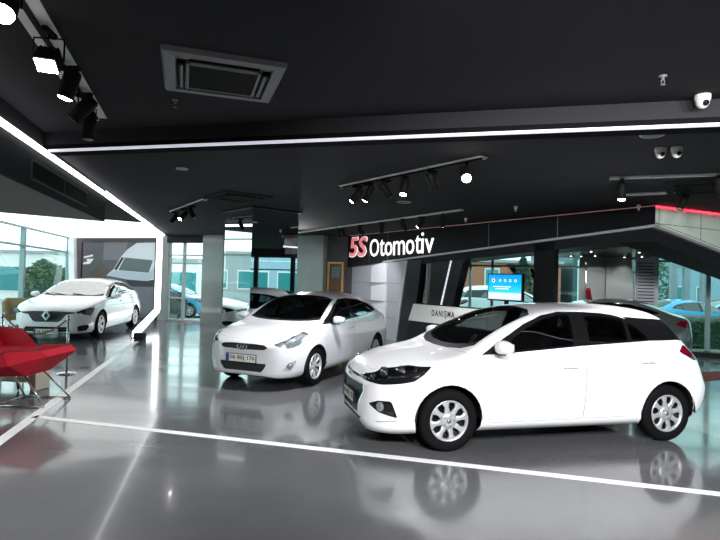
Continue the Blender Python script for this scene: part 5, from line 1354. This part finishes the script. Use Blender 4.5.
building('tall blue grey building with dark windows beyond the right glass wall', 22., 30.6, 40, 52, 6.3, M['facade_blue'], [('y', 23 + 1.9 * k, 24.1 + 1.9 * k, z, z + 1.5) for k in range(4) for z in (.6, 3.6)])
b_ = building('light blue and white building farther along the right glass wall', 31, 44, 39, 52, 5.2, mat('light_blue_render', (.55, .72, .80), .8), [('y', 32.0 + 2.6 * k, 33.2 + 2.6 * k, 2.9, 4.2) for k in range(4)])
building('orange house with a grey roof beyond the side glass, seen in the mirror', -31, -25, 10, 16, 4.6, mat('orange_render', (.55, .20, .09), .85), [('x+', 11 + 1.7 * k, 12.1 + 1.7 * k, 1., 2.4) for k in range(3)])
building('grey long house next to the orange house, seen in the mirror', -33, -26.5, 16.4, 28, 3.4, M['facade_grey'], [('x+', 17.5 + 2.2 * k, 19 + 2.2 * k, 1., 2.3) for k in range(4)])
building('glazed office block opposite the right side windows', 24, 34, -6, 16, 6., M['facade_blue'], [('x-', -5 + 2.6 * k, -3 + 2.6 * k, z, z + 1.7) for k in range(8) for z in (.6, 3.4)])

def foliage(label, name, c, rad, n, m, stem=True, cone=False, boxy=False, cat='tree', leaf=.09):
    t = thing(name, label, cat, (c[0], c[1], -.14)); bm = B(); rnd = random.Random(int(c[0] * 37 + c[1] * 11))
    zc = c[2]
    for i in range(n):
        if boxy: p = Vector((rnd.uniform(-1, 1), rnd.uniform(-1, 1), rnd.uniform(-1, 1))); k = rnd.randrange(3); p[k] = math.copysign(rnd.uniform(.85, 1.02), p[k])
        else:
            d = Vector((rnd.gauss(0, 1), rnd.gauss(0, 1), rnd.gauss(0, 1))).normalized(); p = d * rnd.uniform(.55, 1.)**.5
            p *= 1 + .12 * math.sin(5 * d.x + 3 * d.z) * math.cos(4 * d.y)
            if cone: k = (1 - p.z) / 2; p.x *= .25 + .95 * k; p.y *= .25 + .95 * k
        q = Vector((p.x * rad[0], p.y * rad[1], p.z * rad[2] + zc))
        u = Vector((rnd.gauss(0, 1), rnd.gauss(0, 1), rnd.gauss(0, 1))).normalized(); w = u.orthogonal().normalized(); s = leaf * rnd.uniform(.6, 1.4)
        vs = [bm.verts.new(q + a) for a in (u * s, w * s * .5, -u * s, -w * s * .5)]; bm.faces.new(vs)
    link('foliage', bm, m, t)
    bm = B()
    if stem: tube(bm, [(0, 0, 0), (.03, 0, zc * .6), (0, .02, zc)], [.08, .06, .03], 8); link('trunk', bm, M['bark'], t)
    else: rbox(bm, -rad[0] * .9, rad[0] * .9, -rad[1] * .9, rad[1] * .9, 0.0, zc + rad[2] * .9, .05, 1); link('dense_core', bm, M['leaf_dark'], t)
    return t
foliage('round green bush-like tree outside the glass side wall', 'garden_tree', (-13.6, 23.5, 1.25), (1.05, .9, 1.05), 2600, M['leaf'])
foliage('dark pointed conifer outside, reflected in the mirrored column', 'garden_tree', (-14.2, 14.6, 1.7), (.75, .75, 1.6), 2200, M['leaf_dark'], cone=True)
foliage('dark conifer outside behind the monitor', 'garden_tree', (8.6, 28.5, 2.0), (.7, .7, 1.6), 1800, M['leaf_dark'], cone=True)
foliage('dark shrub outside the small window by the pale column', 'garden_tree', (-7.35, 21.9, .6), (.38, .35, .55), 900, M['leaf_dark'], cat='shrub')
foliage('clipped dark hedge outside the right glass wall', 'garden_hedge', (12.2, 17.2, .46), (3.4, .45, .46), 5200, M['leaf'], False, boxy=True, cat='hedge', leaf=.07)
foliage('leafy tree outside the right glass wall, before the blue grey building', 'garden_tree', (15.6, 28.5, 2.0), (.95, .9, 1.5), 1500, M['leaf'])
t = thing('sign_post', 'grey steel post frame standing outside before the blue grey building', 'post', (13.9, 23., -.14))
for x in (-.55, 0., .75):
    bm = B(); box(bm, x - .12, x + .12, -.1, .1, 0, 2.75 if x < .5 else 3.3); link('upright', bm, M['facade_grey'], t)
bm = B(); box(bm, -.67, .87, -.1, .1, 2.75, 2.95); link('crossbar', bm, M['facade_grey'], t)

# ------------------------------------------------------------------ cars in their places
car('hatchback_car', 'white five-door hatchback in the foreground with plain silver wheel covers', 'car', hatch_spec(), (.7295, 6.165, 0), 193.6, M['white_paint'])
car('sedan_car', 'white sedan in the middle facing forward, plate ending 176', 'car', sedan_spec(), (-1.399, 8.856, 0), -113.2, M['pearl_paint'])
car('saloon_car', 'white saloon with a diamond badge behind the rope in the side bay', 'car', saloon_spec(), (-7.62, 14.0, 0), -83.9, M['white_paint']).scale = (1.06, 1.06, 1.06)
sp = saloon_spec(); sp['extras'] = []; sp['step'] = .11; sp['rear_tint'] = 'car_glass_dark'
car('fastback_car', 'dark grey car behind the white hatchback, only roof and tail showing', 'car', sp, (4.2, 13.2, 0), 172, M['grey_paint'], interior=False).scale = (.94, .97, 1.)
def plain(spec, **k):
    s = spec(); s['extras'] = []; s['step'] = .13; s.pop('mirror', 0); s['rear_tint'] = 'car_glass_dark'; s['handles'] = []
    s['slats'] = []; s['trims'] = []; s.pop('drl', 0); s['bulbs'] = []; s.update(k); return s
car('parked_car', 'white car parked outside behind the monitor', 'car', plain(hatch_spec), (7.03, 20.4, -.14), 0, M['white_paint'], interior=False).scale = (1.12, 1.12, 1.2)
car('parked_car', 'blue car parked outside the small window beside the pale column', 'car', plain(hatch_spec), (-7.2, 24.0, -.14), -6, M['blue_paint'], interior=False)
car('parked_car', 'bright blue car parked outside behind the hedge, next to the window post', 'car', plain(sedan_spec), (14.6, 22.0, -.14), 8, M['blue_paint'], interior=False)
car('parked_car', 'light blue car parked outside near the edge of the right glass wall', 'car', plain(hatch_spec), (15.8, 25.3, -.14), 175, mat('car_paint_light_blue', (.35, .62, .80), .3, coat=1.), interior=False)

# ------------------------------------------------------------------ daylight and camera
w = bpy.data.worlds.new('overcast_sky'); sc.world = w; w.use_nodes = True
bg = w.node_tree.nodes['Background']; bg.inputs[0].default_value = (.90, .97, 1., 1); bg.inputs[1].default_value = 3.2
cd = bpy.data.cameras.new('camera'); co = bpy.data.objects.new('camera', cd); C.objects.link(co); sc.camera = co
cd.sensor_width = 36; cd.lens = 27.0; cd.clip_start = .05; cd.clip_end = 400
pi_, ro = R(1.15), R(1.65); cp, s_p, cr_, sr = math.cos(pi_), math.sin(pi_), math.cos(ro), math.sin(ro)
right0, up0, fwd = Vector((1, 0, 0)), Vector((0, -s_p, cp)), Vector((0, cp, s_p))
rt = right0 * cr_ + up0 * sr; up = -right0 * sr + up0 * cr_
co.matrix_world = Matrix(((rt.x, up.x, -fwd.x, 0), (rt.y, up.y, -fwd.y, 0), (rt.z, up.z, -fwd.z, 1.667), (0, 0, 0, 1)))
sc.view_settings.view_transform = 'Standard'; sc.view_settings.look = 'None'; sc.view_settings.gamma = 1; sc.view_settings.exposure = 0.0
sc.view_settings.use_curve_mapping = False
sc.cycles.use_denoising = True; sc.cycles.max_bounces = 8; sc.cycles.transparent_max_bounces = 24; sc.cycles.sample_clamp_indirect = 6.
